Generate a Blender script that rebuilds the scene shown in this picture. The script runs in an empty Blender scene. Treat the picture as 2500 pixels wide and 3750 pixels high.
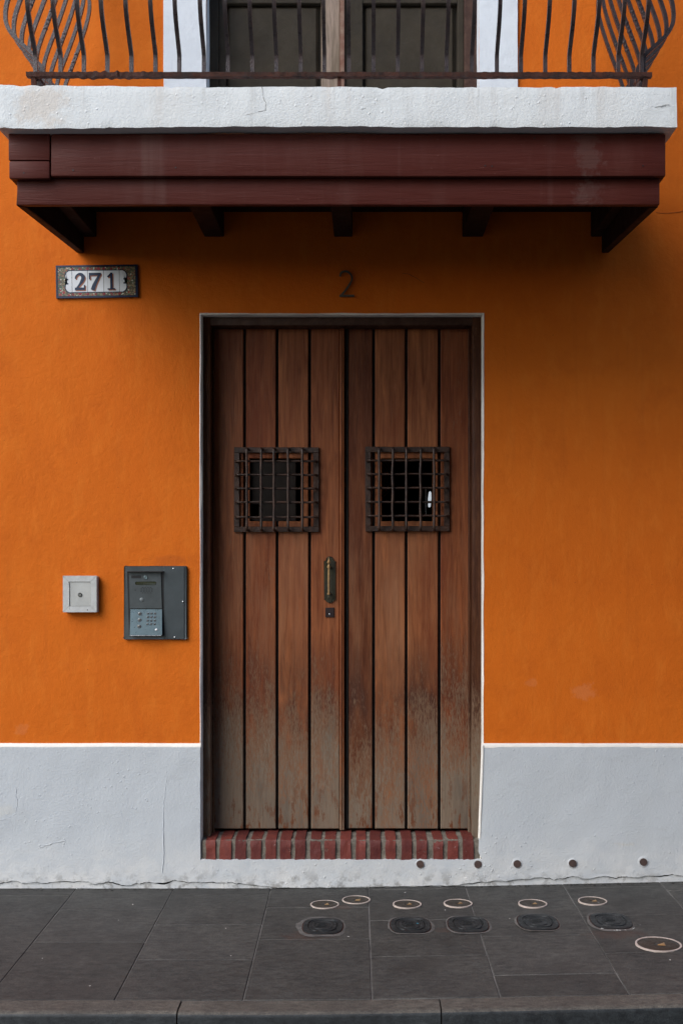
import bpy, bmesh, math, random
from mathutils import Vector, Matrix, noise
random.seed(7)
R = math.radians
SC = bpy.context.scene
COL = SC.collection

# ------------------------------------------------------------------ camera, sky, sun, exposure
F, D, PX, PY, CH = 4368.0, 5.6, 1340.0, 2030.0, 1.567      # focal length in photo pixels, metres to the wall, axis pixel, eye height
cam = bpy.data.cameras.new('camera'); camo = bpy.data.objects.new('camera', cam); COL.objects.link(camo)
camo.location = (0, -D, CH); camo.rotation_euler = (R(90), 0, 0)
cam.sensor_fit = 'VERTICAL'; cam.sensor_height = 36; cam.sensor_width = 24
cam.lens = F/3750*36; cam.shift_x = (1250-PX)/3750; cam.shift_y = (PY-1875)/3750
cam.clip_end = 500; cam.clip_start = .05
SC.camera = camo

SUN_AZ, SUN_EL = 228, 40          # azimuth clockwise from +Y (the street runs along X), elevation
w = bpy.data.worlds.new('World'); SC.world = w; w.use_nodes = True
wn = w.node_tree; sky = wn.nodes.new('ShaderNodeTexSky'); sky.sky_type = 'NISHITA'; sky.sun_disc = False
sky.sun_elevation = R(SUN_EL); sky.sun_rotation = R(SUN_AZ); sky.air_density = 1.0; sky.dust_density = 1.2; sky.ozone_density = 1.0
wn.links.new(sky.outputs[0], wn.nodes['Background'].inputs[0]); wn.nodes['Background'].inputs[1].default_value = .15
sl = bpy.data.lights.new('sun', 'SUN'); so = bpy.data.objects.new('sun', sl); COL.objects.link(so)
sl.energy = 1.5; sl.angle = R(46); sl.color = (1, .97, .93)
sd = Vector((math.sin(R(SUN_AZ))*math.cos(R(SUN_EL)), math.cos(R(SUN_AZ))*math.cos(R(SUN_EL)), math.sin(R(SUN_EL))))
so.rotation_euler = (-sd).to_track_quat('-Z', 'Y').to_euler(); so.location = (-8, -6, 12)
SC.view_settings.view_transform = 'Standard'; SC.view_settings.look = 'None'
SC.view_settings.exposure = 0.83; SC.view_settings.gamma = 1; SC.view_settings.use_curve_mapping = False
SC.cycles.use_denoising = True
SC.cycles.max_bounces = 8

# ------------------------------------------------------------------ measuring: photo pixel -> metres on a plane at distance y behind the wall face
def X(px, y=0): return (px-PX)*(D+y)/F
def Z(py, y=0): return CH-(py-PY)*(D+y)/F
def rise(x):                                   # the street climbs a little to the right
    t = max(0., x+.35); return .023*t*t/(t+.5) if t else 0.
SLOPE = .009
def ground(px, py):                            # point of the pavement seen at a pixel
    a = (py-PY)/F; x = 0; t = 0
    for _ in range(4):
        t = (a*D-CH+rise(x))/(a+SLOPE); x = (px-PX)*(D-t)/F
    return x, -t
def gz(x, y): return rise(x)+SLOPE*y

# ------------------------------------------------------------------ mesh helpers
WO = {}
def thing(name, loc, label, cat, group=None):
    o = bpy.data.objects.new(name, None); COL.objects.link(o); o.location = loc; o.empty_display_size = .05
    o['label'] = label; o['category'] = cat
    if group: o['group'] = group
    WO[o.name] = Vector(loc); return o
def tag(o, label, cat, group=None):
    o['label'] = label; o['category'] = cat
    if group: o['group'] = group
    return o
def obj(name, bm, m, parent=None, sharp=35, kind=None, bevel=0, seg=1):
    if bevel:
        bmesh.ops.bevel(bm, geom=bm.edges[:], offset=bevel, segments=seg, affect='EDGES', profile=.5)
    bmesh.ops.recalc_face_normals(bm, faces=bm.faces[:])
    vs = [v.co for v in bm.verts]
    mn = Vector((min(v.x for v in vs), min(v.y for v in vs), min(v.z for v in vs))); mx = Vector((max(v.x for v in vs), max(v.y for v in vs), max(v.z for v in vs)))
    org = Vector(((mn.x+mx.x)/2, (mn.y+mx.y)/2, mn.z))
    bmesh.ops.translate(bm, verts=bm.verts[:], vec=-org)
    me = bpy.data.meshes.new(name); bm.to_mesh(me); bm.free()
    for p in me.polygons: p.use_smooth = True
    me.set_sharp_from_angle(angle=R(sharp))
    me.materials.append(m)
    o = bpy.data.objects.new(name, me); COL.objects.link(o)
    o.parent = parent; o.location = org-(WO[parent.name] if parent else Vector())
    WO[o.name] = org
    if kind: o['kind'] = kind
    return o
def dup(o, parent, off):
    c = o.copy(); COL.objects.link(c); c.parent = parent
    c.location = WO[o.name]+Vector(off)-WO[parent.name]; WO[c.name] = WO[o.name]+Vector(off); return c
def NB(): return bmesh.new()
def box(bm, x0, x1, y0, y1, z0, z1, mtx=None):
    v = [bm.verts.new((x, y, z)) for x in (x0, x1) for y in (y0, y1) for z in (z0, z1)]
    for f in ((0,1,3,2),(4,6,7,5),(0,4,5,1),(2,3,7,6),(0,2,6,4),(1,5,7,3)): bm.faces.new([v[i] for i in f])
    if mtx:
        for q in v: q.co = mtx @ q.co
    return bm
def BX(*a, **k): return box(NB(), *a, **k)
def loft(bm, loops, cap0=True, cap1=True, closed=True):
    L = [[bm.verts.new(p) for p in l] for l in loops]; n = len(L[0])
    for a, b in zip(L, L[1:]):
        for i in range(n if closed else n-1):
            j = (i+1) % n; bm.faces.new((a[i], a[j], b[j], b[i]))
    if cap0: bm.faces.new(L[0])
    if cap1: bm.faces.new(L[-1][::-1])
    return L
def prism(bm, pts, y0, y1):                    # outline in x,z pushed through y
    loft(bm, [[(x, y0, z) for x, z in pts], [(x, y1, z) for x, z in pts]])
    bmesh.ops.triangulate(bm, faces=[f for f in bm.faces if len(f.verts) > 4], ngon_method='EAR_CLIP'); return bm
def slabp(bm, pts, z0, z1):                    # outline in x,y with height
    loft(bm, [[(x, y, z0) for x, y in pts], [(x, y, z1) for x, y in pts]])
    bmesh.ops.triangulate(bm, faces=[f for f in bm.faces if len(f.verts) > 4], ngon_method='EAR_CLIP'); return bm
def cyl(bm, c, r, ax, h, n=20, r2=None):       # disc/cone from c along axis ax by h
    r2 = r if r2 is None else r2; ax = Vector(ax).normalized(); u = ax.orthogonal().normalized(); v = ax.cross(u); c = Vector(c)
    loft(bm, [[c+(u*math.cos(t)+v*math.sin(t))*r for t in [2*math.pi*i/n for i in range(n)]],
              [c+ax*h+(u*math.cos(t)+v*math.sin(t))*r2 for t in [2*math.pi*i/n for i in range(n)]]]); return bm
def lathe(bm, base, ax, prof, n=16):           # prof: (distance along axis, radius)
    ax = Vector(ax).normalized(); u = ax.orthogonal().normalized(); v = ax.cross(u); c = Vector(base)
    loft(bm, [[c+ax*h+(u*math.cos(t)+v*math.sin(t))*r for t in [2*math.pi*i/n for i in range(n)]] for h, r in prof]); return bm
def bar(bm, pts, r, sq=False, n=8, up=None, jit=0):   # swept bar; square section keeps its sides along x/y
    pts = [Vector(p) for p in pts]; loops = []
    for i, p in enumerate(pts):
        d = (pts[min(i+1, len(pts)-1)]-pts[max(i-1, 0)]).normalized()
        a = Vector(up) if up else (Vector((1, 0, 0)) if abs(d.x) < .6 else Vector((0, 1, 0)))
        u = (a-d*a.dot(d)).normalized(); v = d.cross(u); rr = r*(1+random.uniform(-jit, jit))
        if sq: loops.append([p+u*rr+v*rr, p-u*rr+v*rr, p-u*rr-v*rr, p+u*rr-v*rr])
        else: loops.append([p+(u*math.cos(t)+v*math.sin(t))*rr for t in [2*math.pi*k/n for k in range(n)]])
    loft(bm, loops); return bm
def smooth_path(pts, n=6):                     # Catmull-Rom
    P = [Vector(p) for p in pts]; P = [P[0]*2-P[1]]+P+[P[-1]*2-P[-2]]; out = []
    for i in range(1, len(P)-2):
        a, b, c, d = P[i-1:i+3]
        for k in range(n):
            t = k/n; out.append(.5*((2*b)+(c-a)*t+(2*a-5*b+4*c-d)*t*t+(3*b-a-3*c+d)*t**3))
    return out+[P[-2]]
def lines(a, b, step, must=()):
    n = max(1, round((b-a)/step)); s = {round(a+(b-a)*i/n, 5) for i in range(n+1)}
    s = sorted([q for q in s if all(abs(q-m) > step*.45 for m in must) or q in (round(a, 5), round(b, 5))]+[m for m in must if a < m < b]); return s
def nz(p, sc, seed=0): return noise.noise(Vector(p)*sc+Vector((seed*7.3, seed*3.1, seed*5.7)))
def sheet(bm, xs, zs, fy, hole=lambda x, z: False, fz=lambda x, z: z, fx=lambda x, z: x):
    V = {}
    def g(i, j):
        if (i, j) not in V:
            x, z = xs[i], zs[j]; V[i, j] = bm.verts.new((fx(x, z), fy(x, z), fz(x, z)))
        return V[i, j]
    for i in range(len(xs)-1):
        for j in range(len(zs)-1):
            if not hole((xs[i]+xs[i+1])/2, (zs[j]+zs[j+1])/2): bm.faces.new((g(i, j), g(i+1, j), g(i+1, j+1), g(i, j+1)))
    return bm
def rough_box(x0, x1, y0, y1, z0, z1, step, amp, sc, seed=0, edge=0):
    bm = NB(); xs, ys, zs = lines(x0, x1, step), lines(y0, y1, step*2), lines(z0, z1, step)
    def face(A, B, f):
        g = [[bm.verts.new(f(a, b)) for b in B] for a in A]
        for i in range(len(A)-1):
            for j in range(len(B)-1): bm.faces.new((g[i][j], g[i+1][j], g[i+1][j+1], g[i][j+1]))
    face(xs, zs, lambda a, b: (a, y0, b)); face(xs, zs, lambda a, b: (a, y1, b))
    face(xs, ys, lambda a, b: (a, b, z0)); face(xs, ys, lambda a, b: (a, b, z1))
    face(ys, zs, lambda a, b: (x0, a, b)); face(ys, zs, lambda a, b: (x1, a, b))
    bmesh.ops.remove_doubles(bm, verts=bm.verts[:], dist=1e-5)
    c = Vector(((x0+x1)/2, (y0+y1)/2, (z0+z1)/2)); h = Vector(((x1-x0)/2, (y1-y0)/2, (z1-z0)/2))
    for v in bm.verts:
        p = v.co.copy(); k = sum(abs(abs(p[i]-c[i])-h[i]) < 1e-4 for i in range(3))
        d = noise.noise_vector(p*sc+Vector((seed*9.1,)*3))*amp
        if k >= 2:
            d += noise.noise_vector(p*sc*4)*amp*.7; r = random.random()
            pull = edge*(.5+(1.6 if r > .93 else 0)*random.random())
            for i in range(3):
                if abs(abs(p[i]-c[i])-h[i]) < 1e-4: d[i] -= math.copysign(pull, p[i]-c[i])
        v.co = p+d
    return bm

# ------------------------------------------------------------------ material helpers
class M:
    def __init__(s, name, rough=.7, metal=0, spec=.5):
        s.m = bpy.data.materials.new(name); s.m.use_nodes = True; s.t = s.m.node_tree; s.b = s.t.nodes['Principled BSDF']
        s.b.inputs['Roughness'].default_value = rough; s.b.inputs['Metallic'].default_value = metal; s.b.inputs['Specular IOR Level'].default_value = spec
        s._p = None; s.h = None
    def n(s, t, **k):
        q = s.t.nodes.new('ShaderNode'+t)
        for a, b in k.items(): setattr(q, a, b)
        return q
    def l(s, a, b): s.t.links.new(a, b)
    def put(s, sock, v):
        if hasattr(v, 'is_linked') or hasattr(v, 'links'): s.l(v, sock)
        elif isinstance(v, (tuple, list)) and len(v) == 3 and sock.type == 'RGBA': sock.default_value = (*v, 1)
        elif sock.type == 'RGBA' and not isinstance(v, (tuple, list)): sock.default_value = (v, v, v, 1)
        else: sock.default_value = v
    def pos(s, scale=(1, 1, 1), loc=(0, 0, 0)):
        if not s._p: s._p = s.n('NewGeometry').outputs['Position']
        q = s.n('Mapping'); s.l(s._p, q.inputs[0]); q.inputs['Scale'].default_value = scale; q.inputs['Location'].default_value = loc; return q.outputs[0]
    def rnd(s): return s.n('ObjectInfo').outputs['Random']
    def xyz(s):
        s.pos(); q = s.n('SeparateXYZ'); s.l(s._p, q.inputs[0]); return q.outputs
    def noise(s, sc, det=4, rough=.6, scale=(1, 1, 1), loc=(0, 0, 0), dist=0, vec=None):
        q = s.n('TexNoise'); q.inputs['Scale'].default_value = sc; q.inputs['Detail'].default_value = det; q.inputs['Roughness'].default_value = rough; q.inputs['Distortion'].default_value = dist
        s.l(vec or s.pos(scale, loc), q.inputs['Vector']); return q.outputs[0]
    def vor(s, sc, feat='F1', scale=(1, 1, 1), loc=(0, 0, 0), out='Distance', vec=None):
        q = s.n('TexVoronoi', feature=feat); q.inputs['Scale'].default_value = sc; s.l(vec or s.pos(scale, loc), q.inputs['Vector']); return q.outputs[out]
    def ramp(s, f, *st):
        q = s.n('ValToRGB'); s.put(q.inputs[0], f); e = q.color_ramp.elements
        while len(e) < len(st): e.new(.5)
        for a, (p, c) in zip(e, st): a.position = p; a.color = (*c, 1) if isinstance(c, tuple) else (c, c, c, 1)
        return q.outputs[0]
    def mr(s, f, a, b, c=0., d=1.):
        q = s.n('MapRange'); s.put(q.inputs[0], f); q.inputs[1].default_value = a; q.inputs[2].default_value = b; q.inputs[3].default_value = c; q.inputs[4].default_value = d; return q.outputs[0]
    def mix(s, f, a, b, blend='MIX'):
        q = s.n('Mix', data_type='RGBA', blend_type=blend); s.put(q.inputs[0], f); s.put(q.inputs[6], a); s.put(q.inputs[7], b); return q.outputs[2]
    def op(s, o, a, b=0., clamp=False):
        q = s.n('Math', operation=o); q.use_clamp = clamp; s.put(q.inputs[0], a); s.put(q.inputs[1], b); return q.outputs[0]
    def blob(s, x, z, rx, rz, wob=.5, flat=False):
        q = s.n('VectorMath', operation='SUBTRACT'); s.pos(); s.l(s._p, q.inputs[0]); q.inputs[1].default_value = (x, z, 0) if flat else (x, 0, z)
        m_ = s.n('VectorMath', operation='MULTIPLY'); s.l(q.outputs[0], m_.inputs[0]); m_.inputs[1].default_value = (1/rx, 1/rz, 0) if flat else (1/rx, 0, 1/rz)
        ln = s.n('VectorMath', operation='LENGTH'); s.l(m_.outputs[0], ln.inputs[0])
        return s.mr(s.op('ADD', ln.outputs['Value'], s.mr(s.noise(18, 5, .7), .3, .7, -wob, wob)), 1.15, .6)
    def col(s, c): s.put(s.b.inputs['Base Color'], c); return s
    def rough(s, r): s.put(s.b.inputs['Roughness'], r); return s
    def bump(s, h, dist, strength=1.):
        q = s.n('Bump'); q.inputs['Strength'].default_value = strength; q.inputs['Distance'].default_value = dist; s.l(h, q.inputs['Height'])
        if s.h: s.l(s.h, q.inputs['Normal'])
        s.h = q.outputs[0]; s.l(s.h, s.b.inputs['Normal']); return s

def m_orange():
    k = M('orange_plaster', .8, spec=.16)
    a = k.mix(k.mr(k.noise(1.1, 5, .6), .3, .7), (.54, .114, .007), (.61, .142, .010))
    a = k.mix(k.mr(k.noise(5, 6, .72, loc=(3, 0, 1)), .5, .85), a, (.48, .100, .007))
    a = k.mix(k.op('MULTIPLY', k.mr(k.noise(9, 6, .7, (1.6, 1, .5), (1, 5, 3)), .5, .75), .5), a, (.66, .185, .020))      # roller marks
    drip = k.mr(k.noise(3, 6, .65, (7, 1, .35)), .55, .75)
    a = k.mix(k.op('MULTIPLY', drip, .20), a, (.36, .080, .012))
    a = k.mix(k.op('MULTIPLY', k.blob(X(2135), Z(2535), .06, .035, .9), .11), a, (.62, .36, .22))
    a = k.mix(k.op('MULTIPLY', k.blob(X(1940), Z(2500), .028, .022, .9), .08), a, (.62, .36, .22))
    a = k.mix(k.op('MULTIPLY', k.blob(X(80), Z(2672), .03, .03, .9), .08), a, (.62, .36, .22))
    a = k.mix(k.op('MULTIPLY', k.blob(X(620), Z(2052), .09, .03), .35), a, (.34, .075, .014))
    pit = k.mr(k.vor(9, loc=(.3, 0, .2)), .012, .022, 1, 0)
    a = k.mix(k.op('MULTIPLY', pit, .8), a, (.14, .035, .008))
    k.col(a); k.bump(k.noise(2.5, 2, .5), .008); k.bump(k.noise(34, 4, .65), .0027); k.bump(k.noise(150, 2, .6), .0009)
    return k.m
def plaster(name, c0, c1, c2, b1=.004, b2=.0012):
    k = M(name, .8, spec=.25)
    a = k.mix(k.noise(1.7, 6, .65), c0, c1)
    a = k.mix(k.mr(k.noise(4.5, 7, .7, (1, 1, .6), (5, 2, 1)), .5, .8), a, c2)
    f = k.mr(k.noise(60, 4, .7, loc=(1, 4, 2)), .70, .78)
    a = k.mix(k.op('MULTIPLY', f, .45), a, (.28, .28, .27))
    k.col(a); k.bump(k.noise(3, 2, .5), .008); k.bump(k.noise(30, 4, .65), b1*.28); k.bump(k.noise(120, 3, .7), b2*.8)
    k.bump(k.op('MULTIPLY', k.mr(k.vor(34, loc=(1, 2, 3)), .03, .2, 1, 0), k.mr(k.noise(2.5, 3, .6, loc=(8, 8, 1)), .42, .6)), .0016)
    return k, a
def m_slab():
    k, a = plaster('white_plaster', (.66, .70, .71), (.74, .77, .77), (.63, .66, .66), .006, .0016)
    x, y, z = k.xyz()
    st = k.op('MULTIPLY', k.mr(k.noise(4, 5, .7, (1.6, 1, .12)), .52, .75), k.mr(z, 3.17, 3.36, .25, 1))
    a = k.mix(k.op('MULTIPLY', st, .6), a, (.53, .46, .39))
    run = k.op('MULTIPLY', k.mr(k.noise(7, 5, .7, (4, 1, .25), (2, 0, 5)), .56, .72), k.mr(z, 3.16, 3.34, .1, 1)); a = k.mix(k.op('MULTIPLY', run, .45), a, (.40, .40, .38))
    a = k.mix(k.op('MULTIPLY', k.blob(X(150, -1.06), 3.28, .10, .09), .45), a, (.58, .49, .40))
    k.col(a); return k.m
def m_plinth():
    k, a = plaster('pale_blue_white_paint', (.455, .49, .52), (.51, .54, .562), (.495, .525, .54), .0045, .0014)
    x, y, z = k.xyz()
    lo = k.op('MULTIPLY', k.mr(z, .28, .02), k.mr(k.noise(7, 6, .7, (1, 1, 1.5)), .3, .65))
    a = k.mix(k.op('MULTIPLY', lo, .7, True), a, (.68, .67, .64))
    gr = k.op('MULTIPLY', k.mr(z, .1, .0), k.mr(k.noise(22, 5, .7), .5, .62))
    a = k.mix(k.op('MULTIPLY', gr, .75, True), a, (.16, .15, .135))
    a = k.mix(k.op('MULTIPLY', k.blob(X(2290), Z(3090), .055, .014, .8), .45), a, (.52, .50, .44)); a = k.mix(k.op('MULTIPLY', k.blob(X(20), Z(2965), .05, .03), .4), a, (.56, .55, .50))
    sc_ = k.mr(k.noise(5, 6, .75, (.8, 1, 2.4), (7, 1, 2)), .58, .72); a = k.mix(k.op('MULTIPLY', sc_, .35), a, (.36, .37, .38))
    ru = k.mr(k.vor(3.1, loc=(.7, 0, .35)), .018, .035, 1, 0)
    a = k.mix(k.op('MULTIPLY', ru, .35), a, (.42, .30, .2))
    k.col(a); return k.m
def m_flat(name, c, rough=.6, metal=0, var=.12, sc=12, bump=0, bsc=60, spec=.5):
    k = M(name, rough, metal, spec); d = tuple(x*(1-var*2) for x in c)
    k.col(k.mix(k.mr(k.noise(sc, 5, .65), .35, .7), c, d))
    k.rough(k.mr(k.noise(sc*2, 4, .6, loc=(3, 3, 3)), .3, .7, rough*.85, min(1, rough*1.15)))
    if bump: k.bump(k.noise(bsc, 4, .6), bump)
    return k.m
def m_maroon():
    k = M('maroon_painted_wood', .55, spec=.16); rn = k.rnd()
    off = k.n('CombineXYZ'); k.l(k.op('MULTIPLY', rn, 37), off.inputs[2])
    va = k.n('VectorMath', operation='ADD'); k.l(k.pos((1.2, 6, 16)), va.inputs[0]); k.l(off.outputs[0], va.inputs[1])
    g = k.noise(3, 6, .7, vec=va.outputs[0], dist=.6)
    a = k.mix(g, (.060, .0125, .009), (.092, .021, .0150))
    pale = k.mr(k.noise(2.0, 5, .65, (1.5, 1, .35), (4, 0, 2)), .52, .75)
    a = k.mix(k.op('MULTIPLY', pale, .5), a, (.115, .052, .043))
    a = k.mix(k.op('MULTIPLY', k.mr(k.noise(9, 5, .7, (.3, 1, 5)), .62, .75), .5), a, (.14, .06, .05))
    vs = k.mr(k.noise(1.7, 5, .62, (2.6, 1, .12), (1.3, 0, 0)), .58, .72); a = k.mix(k.op('MULTIPLY', vs, .55), a, (.13, .075, .065))
    a = k.mix(k.op('MULTIPLY', k.blob(X(2150, -1), Z(560, -1), .05, .13, .9), .26), a, (.13, .095, .085)); a = k.mix(k.op('MULTIPLY', k.blob(X(2160, -1), Z(700, -1), .05, .07, .9), .22), a, (.13, .095, .085))
    fl = k.mr(k.noise(40, 4, .7, (.6, 1, 2), (3, 3, 1)), .68, .72); a = k.mix(k.op('MULTIPLY', fl, .5), a, (.20, .11, .09))
    k.col(a); k.rough(k.mr(g, .3, .7, .42, .6)); k.bump(g, .0025); k.bump(k.noise(30, 4, .6, (.4, 1, 6)), .0008)
    return k.m
def m_door(name='weathered_door_wood', bare=False, stain=1.):
    k = M(name, .5, spec=.22); x, y, z = k.xyz(); rn = k.rnd()
    off = k.n('CombineXYZ'); k.l(k.op('MULTIPLY', rn, 23), off.inputs[0]); k.l(k.op('MULTIPLY', rn, 51), off.inputs[2])
    def vec(sc):
        va = k.n('VectorMath', operation='ADD'); k.l(k.pos(sc), va.inputs[0]); k.l(off.outputs[0], va.inputs[1]); return va.outputs[0]
    grain = k.noise(4, 6, .65, vec=vec((14, 14, .9)), dist=.8)
    fine = k.noise(22, 4, .7, vec=vec((9, 9, .45)))
    blot = k.noise(2.2, 5, .6, vec=vec((3, 3, .8)))
    var = k.mix(k.mr(grain, .25, .75), (.082, .021, .007), (.290, .106, .042))
    var = k.mix(k.mr(blot, .45, .75), var, (.125, .030, .010))
    tint = k.ramp(rn, (0, (.58, .50, .46)), (.3, (1.2, 1.2, 1.15)), (.6, (.92, .74, .64)), (1, (1.35, 1.38, 1.35))); var = k.mix(1., var, tint, 'MULTIPLY'); var = k.mix(1., var, (stain, stain, stain), 'MULTIPLY')
    var = k.mix(k.op('MULTIPLY', k.mr(fine, .52, .72), .5), var, (.20, .085, .042))
    knot = k.mr(k.vor(1.5, vec=vec((2.2, 2.2, .55))), .03, .075, 1, 0)
    var = k.mix(k.op('MULTIPLY', knot, .55), var, (.04, .012, .006))
    sun = k.op('MULTIPLY', k.mr(k.op('ABSOLUTE', k.op('SUBTRACT', z, 1.25)), .75, .1), k.mr(k.noise(1.5, 5, .65, vec=vec((6, 6, .7))), .45, .68), True)
    var = k.mix(k.op('MULTIPLY', sun, .55*stain), var, k.mix(fine, (.19, .085, .042), (.34, .17, .09)))
    # brown bleached wood, then grey bare wood
    tan = k.mix(fine, (.105, .058, .033), (.25, .155, .095))
    grey = k.mix(fine, (.100, .077, .056), (.235, .185, .135)); grey = k.mix(k.mr(blot, .50, .70), grey, (.090, .080, .067))
    if bare: c = k.mix(k.mr(grain, .4, .6), grey, k.mix(fine, (.06, .040, .030), (.50, .39, .31))); wear = 1.
    else:
        fleck = k.noise(42, 4, .66, vec=vec((7, 7, 1.0)), dist=.2)      # thin upright flakes
        patch = k.noise(2.0, 5, .62, vec=vec((5, 5, 1.3))); edge = k.noise(5.5, 6, .72, vec=vec((6, 6, 1.6)))
        rn2 = k.op('FRACT', k.op('MULTIPLY', rn, 7.31)); h = k.op('ADD', k.mr(z, .34, 1.22, 1.02, -.20), k.mr(rn2, 0, 1, -.26, .14))
        wv = k.op('ADD', h, k.op('ADD', k.mr(fleck, .3, .7, -.42, .42), k.op('ADD', k.mr(patch, .3, .7, -.34, .34), k.mr(edge, .3, .7, -.18, .18))))
        t1 = k.mr(wv, .22, .54); t2 = k.mr(wv, .62, .94); wear = k.mr(wv, .3, .65)
        bnd = k.op('MULTIPLY', k.mr(k.op('ABSOLUTE', k.op('SUBTRACT', z, .80)), .40, .08), k.mr(patch, .36, .62), True)
        var = k.mix(k.op('MULTIPLY', bnd, .85), var, (.036, .013, .009))
        c = k.mix(k.op('MULTIPLY', t1, .72), var, tan); c = k.mix(k.op('MULTIPLY', t2, .88), c, grey)
        old = k.op('MULTIPLY', k.mr(z, .62, .26), k.mr(k.noise(3.2, 6, .72, vec=vec((9, 9, 2.4))), .545, .60), True)
        c = k.mix(k.op('MULTIPLY', old, .9), c, (.12, .036, .012))
    k.col(c); k.rough(k.mix(wear, k.mr(blot, .3, .7, .42, .56), .85))
    k.bump(grain, .0012); k.bump(fine, .0007)
    return k.m
def m_iron(name, c, rust, rough=.45, metal=.0, amt=.5, spec=.5):
    k = M(name, rough, metal, spec); n1 = k.noise(18, 6, .7); a = k.mix(k.mr(n1, .5-.15*amt, .72), c, rust)
    k.col(a); k.rough(k.mr(k.noise(40, 4, .7, loc=(2, 2, 2)), .3, .7, rough*.8, min(1, rough*1.5))); k.bump(k.noise(120, 4, .7), .0015); k.bump(n1, .003*amt); return k.m
def m_brick():
    k = M('red_painted_brick', .55, spec=.4); rn = k.rnd()
    a = k.mix(rn, (.095, .019, .015), (.175, .038, .027)); a = k.mix(k.mr(k.noise(14, 6, .7), .45, .75), a, (.085, .018, .018))
    chip = k.mr(k.noise(24, 6, .75, loc=(1, 6, 2)), .64, .70); a = k.mix(k.op('MULTIPLY', chip, .7), a, (.27, .12, .09))
    wh = k.mr(k.noise(55, 4, .7, loc=(4, 1, 2)), .70, .75); a = k.mix(k.op('MULTIPLY', wh, .7), a, (.5, .46, .44))
    k.col(a); k.bump(k.noise(30, 5, .7), .004); k.bump(chip, -.002); return k.m
def m_stone(name, c, var, sc=1., rough=.75, rust=False):
    k = M(name, rough, spec=.35); rn = k.rnd()
    d = tuple(x*(1-var) for x in c); e = tuple(x*(1+var) for x in c)
    a = k.mix(rn, d, e); a = k.mix(k.mr(k.noise(3.5*sc, 7, .7), .35, .7), a, k.mix(1., a, (.62, .62, .64), 'MULTIPLY'))
    mot = k.noise(38*sc, 5, .75, (.6, 1.3, 1), (2, 1, 4)); a = k.mix(k.mr(mot, .42, .72), a, k.mix(1., a, (1.75, 1.75, 1.7), 'MULTIPLY')); a = k.mix(k.mr(mot, .45, .25), a, k.mix(1., a, (.55, .55, .55), 'MULTIPLY'))
    sp = k.noise(170*sc, 4, .75); a = k.mix(k.mr(sp, .5, .75), a, k.mix(1., a, (1.7, 1.7, 1.65), 'MULTIPLY')); a = k.mix(k.mr(sp, .48, .3), a, k.mix(1., a, (.5, .5, .5), 'MULTIPLY'))
    sc2 = k.mr(k.noise(14, 6, .8, (.5, 3, 1), (2, 2, 0)), .60, .74); a = k.mix(k.op('MULTIPLY', sc2, .25), a, (.16, .155, .15))
    st = k.mr(k.noise(2.3, 4, .6, loc=(6, 3, 0)), .60, .70); a = k.mix(k.op('MULTIPLY', st, .4), a, tuple(x*.55 for x in c))
    if rust:
        for px, py, rx, ry in ((1120, 3428, .10, .05), (2250, 3420, .12, .06), (1240, 3322, .07, .03), (1640, 3405, .05, .03)):
            gx, gy = ground(px, py); a = k.mix(k.op('MULTIPLY', k.blob(gx, gy, rx, ry, .7, True), .55), a, (.060, .036, .028))
    gum = k.mr(k.vor(3.7, loc=(.4, .3, 0)), .016, .024, 1, 0); a = k.mix(k.op('MULTIPLY', gum, .7), a, (.26, .26, .25))
    gum2 = k.mr(k.vor(2.6, loc=(3.4, 1.3, 0)), .028, .04, 1, 0); a = k.mix(k.op('MULTIPLY', gum2, .5), a, (.02, .02, .02))
    k.col(a); k.rough(k.mr(k.noise(6*sc, 5, .6), .3, .7, rough*.75, rough*1.1)); k.bump(sp, .0009); k.bump(k.noise(22*sc, 5, .7), .002); return k.m
def m_mosaic():
    k = M('painted_tile_pattern', .25)
    c = k.vor(190, out='Color'); hs = k.n('SeparateColor'); k.l(c, hs.inputs[0])
    a = k.ramp(hs.outputs[0], (0, (.10, .075, .045)), (.45, (.22, .17, .09)), (.62, (.05, .11, .07)), (.75, (.30, .035, .03)), (.82, (.20, .16, .1)), (.93, (.5, .48, .4)))
    for e in a.node.color_ramp.elements: pass
    a.node.color_ramp.interpolation = 'CONSTANT'
    fl = k.vor(26, loc=(.01, 0, .016)); a = k.mix(k.mr(fl, .20, .26, 1, 0), a, (.28, .03, .03)); a = k.mix(k.mr(fl, .07, .10, 1, 0), a, (.5, .36, .1))
    k.col(a); return k.m

MO, MSLAB, MPL = m_orange(), m_slab(), m_plinth()
MLIP = m_flat('cream_white_paint', (.78, .75, .69), .7, var=.06, sc=8, bump=.003, bsc=25)
MTRIM = m_flat('white_trim_paint', (.68, .73, .77), .7, var=.05, sc=6, bump=.003, bsc=20)
MMAR = m_maroon(); MDOOR = m_door(); MDUN = m_flat('shaded_underside_timber', (.016, .009, .007), .7, var=.2, sc=9, spec=.2)  # joists, soffit and side boards: shade under the balcony put into the colour
MFRAME = m_iron('dark_brown_frame_wood', (.040, .017, .011), (.085, .045, .030), .5, 0, .4, .25)
MBLACK = m_flat('black_gap_backing', (.010, .008, .007), .8)  # black backing so plank grooves and the plinth crack read as dark gaps
MRAIL = m_iron('brown_painted_iron', (.046, .037, .039), (.085, .060, .055), .27, .2, .2)
MRUST = m_iron('rusted_iron', (.022, .012, .010), (.085, .026, .014), .7, .1, 1., .3)
MGRILL = m_iron('black_brown_iron', (.022, .013, .010), (.075, .036, .022), .36, .2, .8)
MBRICK = m_brick(); MMORT = m_flat('grey_mortar', (.21, .185, .150), .9, var=.3, sc=22, bump=.004, bsc=70)
MSLATE = m_stone('slate_paving', (.044, .0425, .039), .20, rust=True); MKERB = m_stone('brown_kerb_stone', (.082, .073, .062), .08, 1.3)
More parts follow.
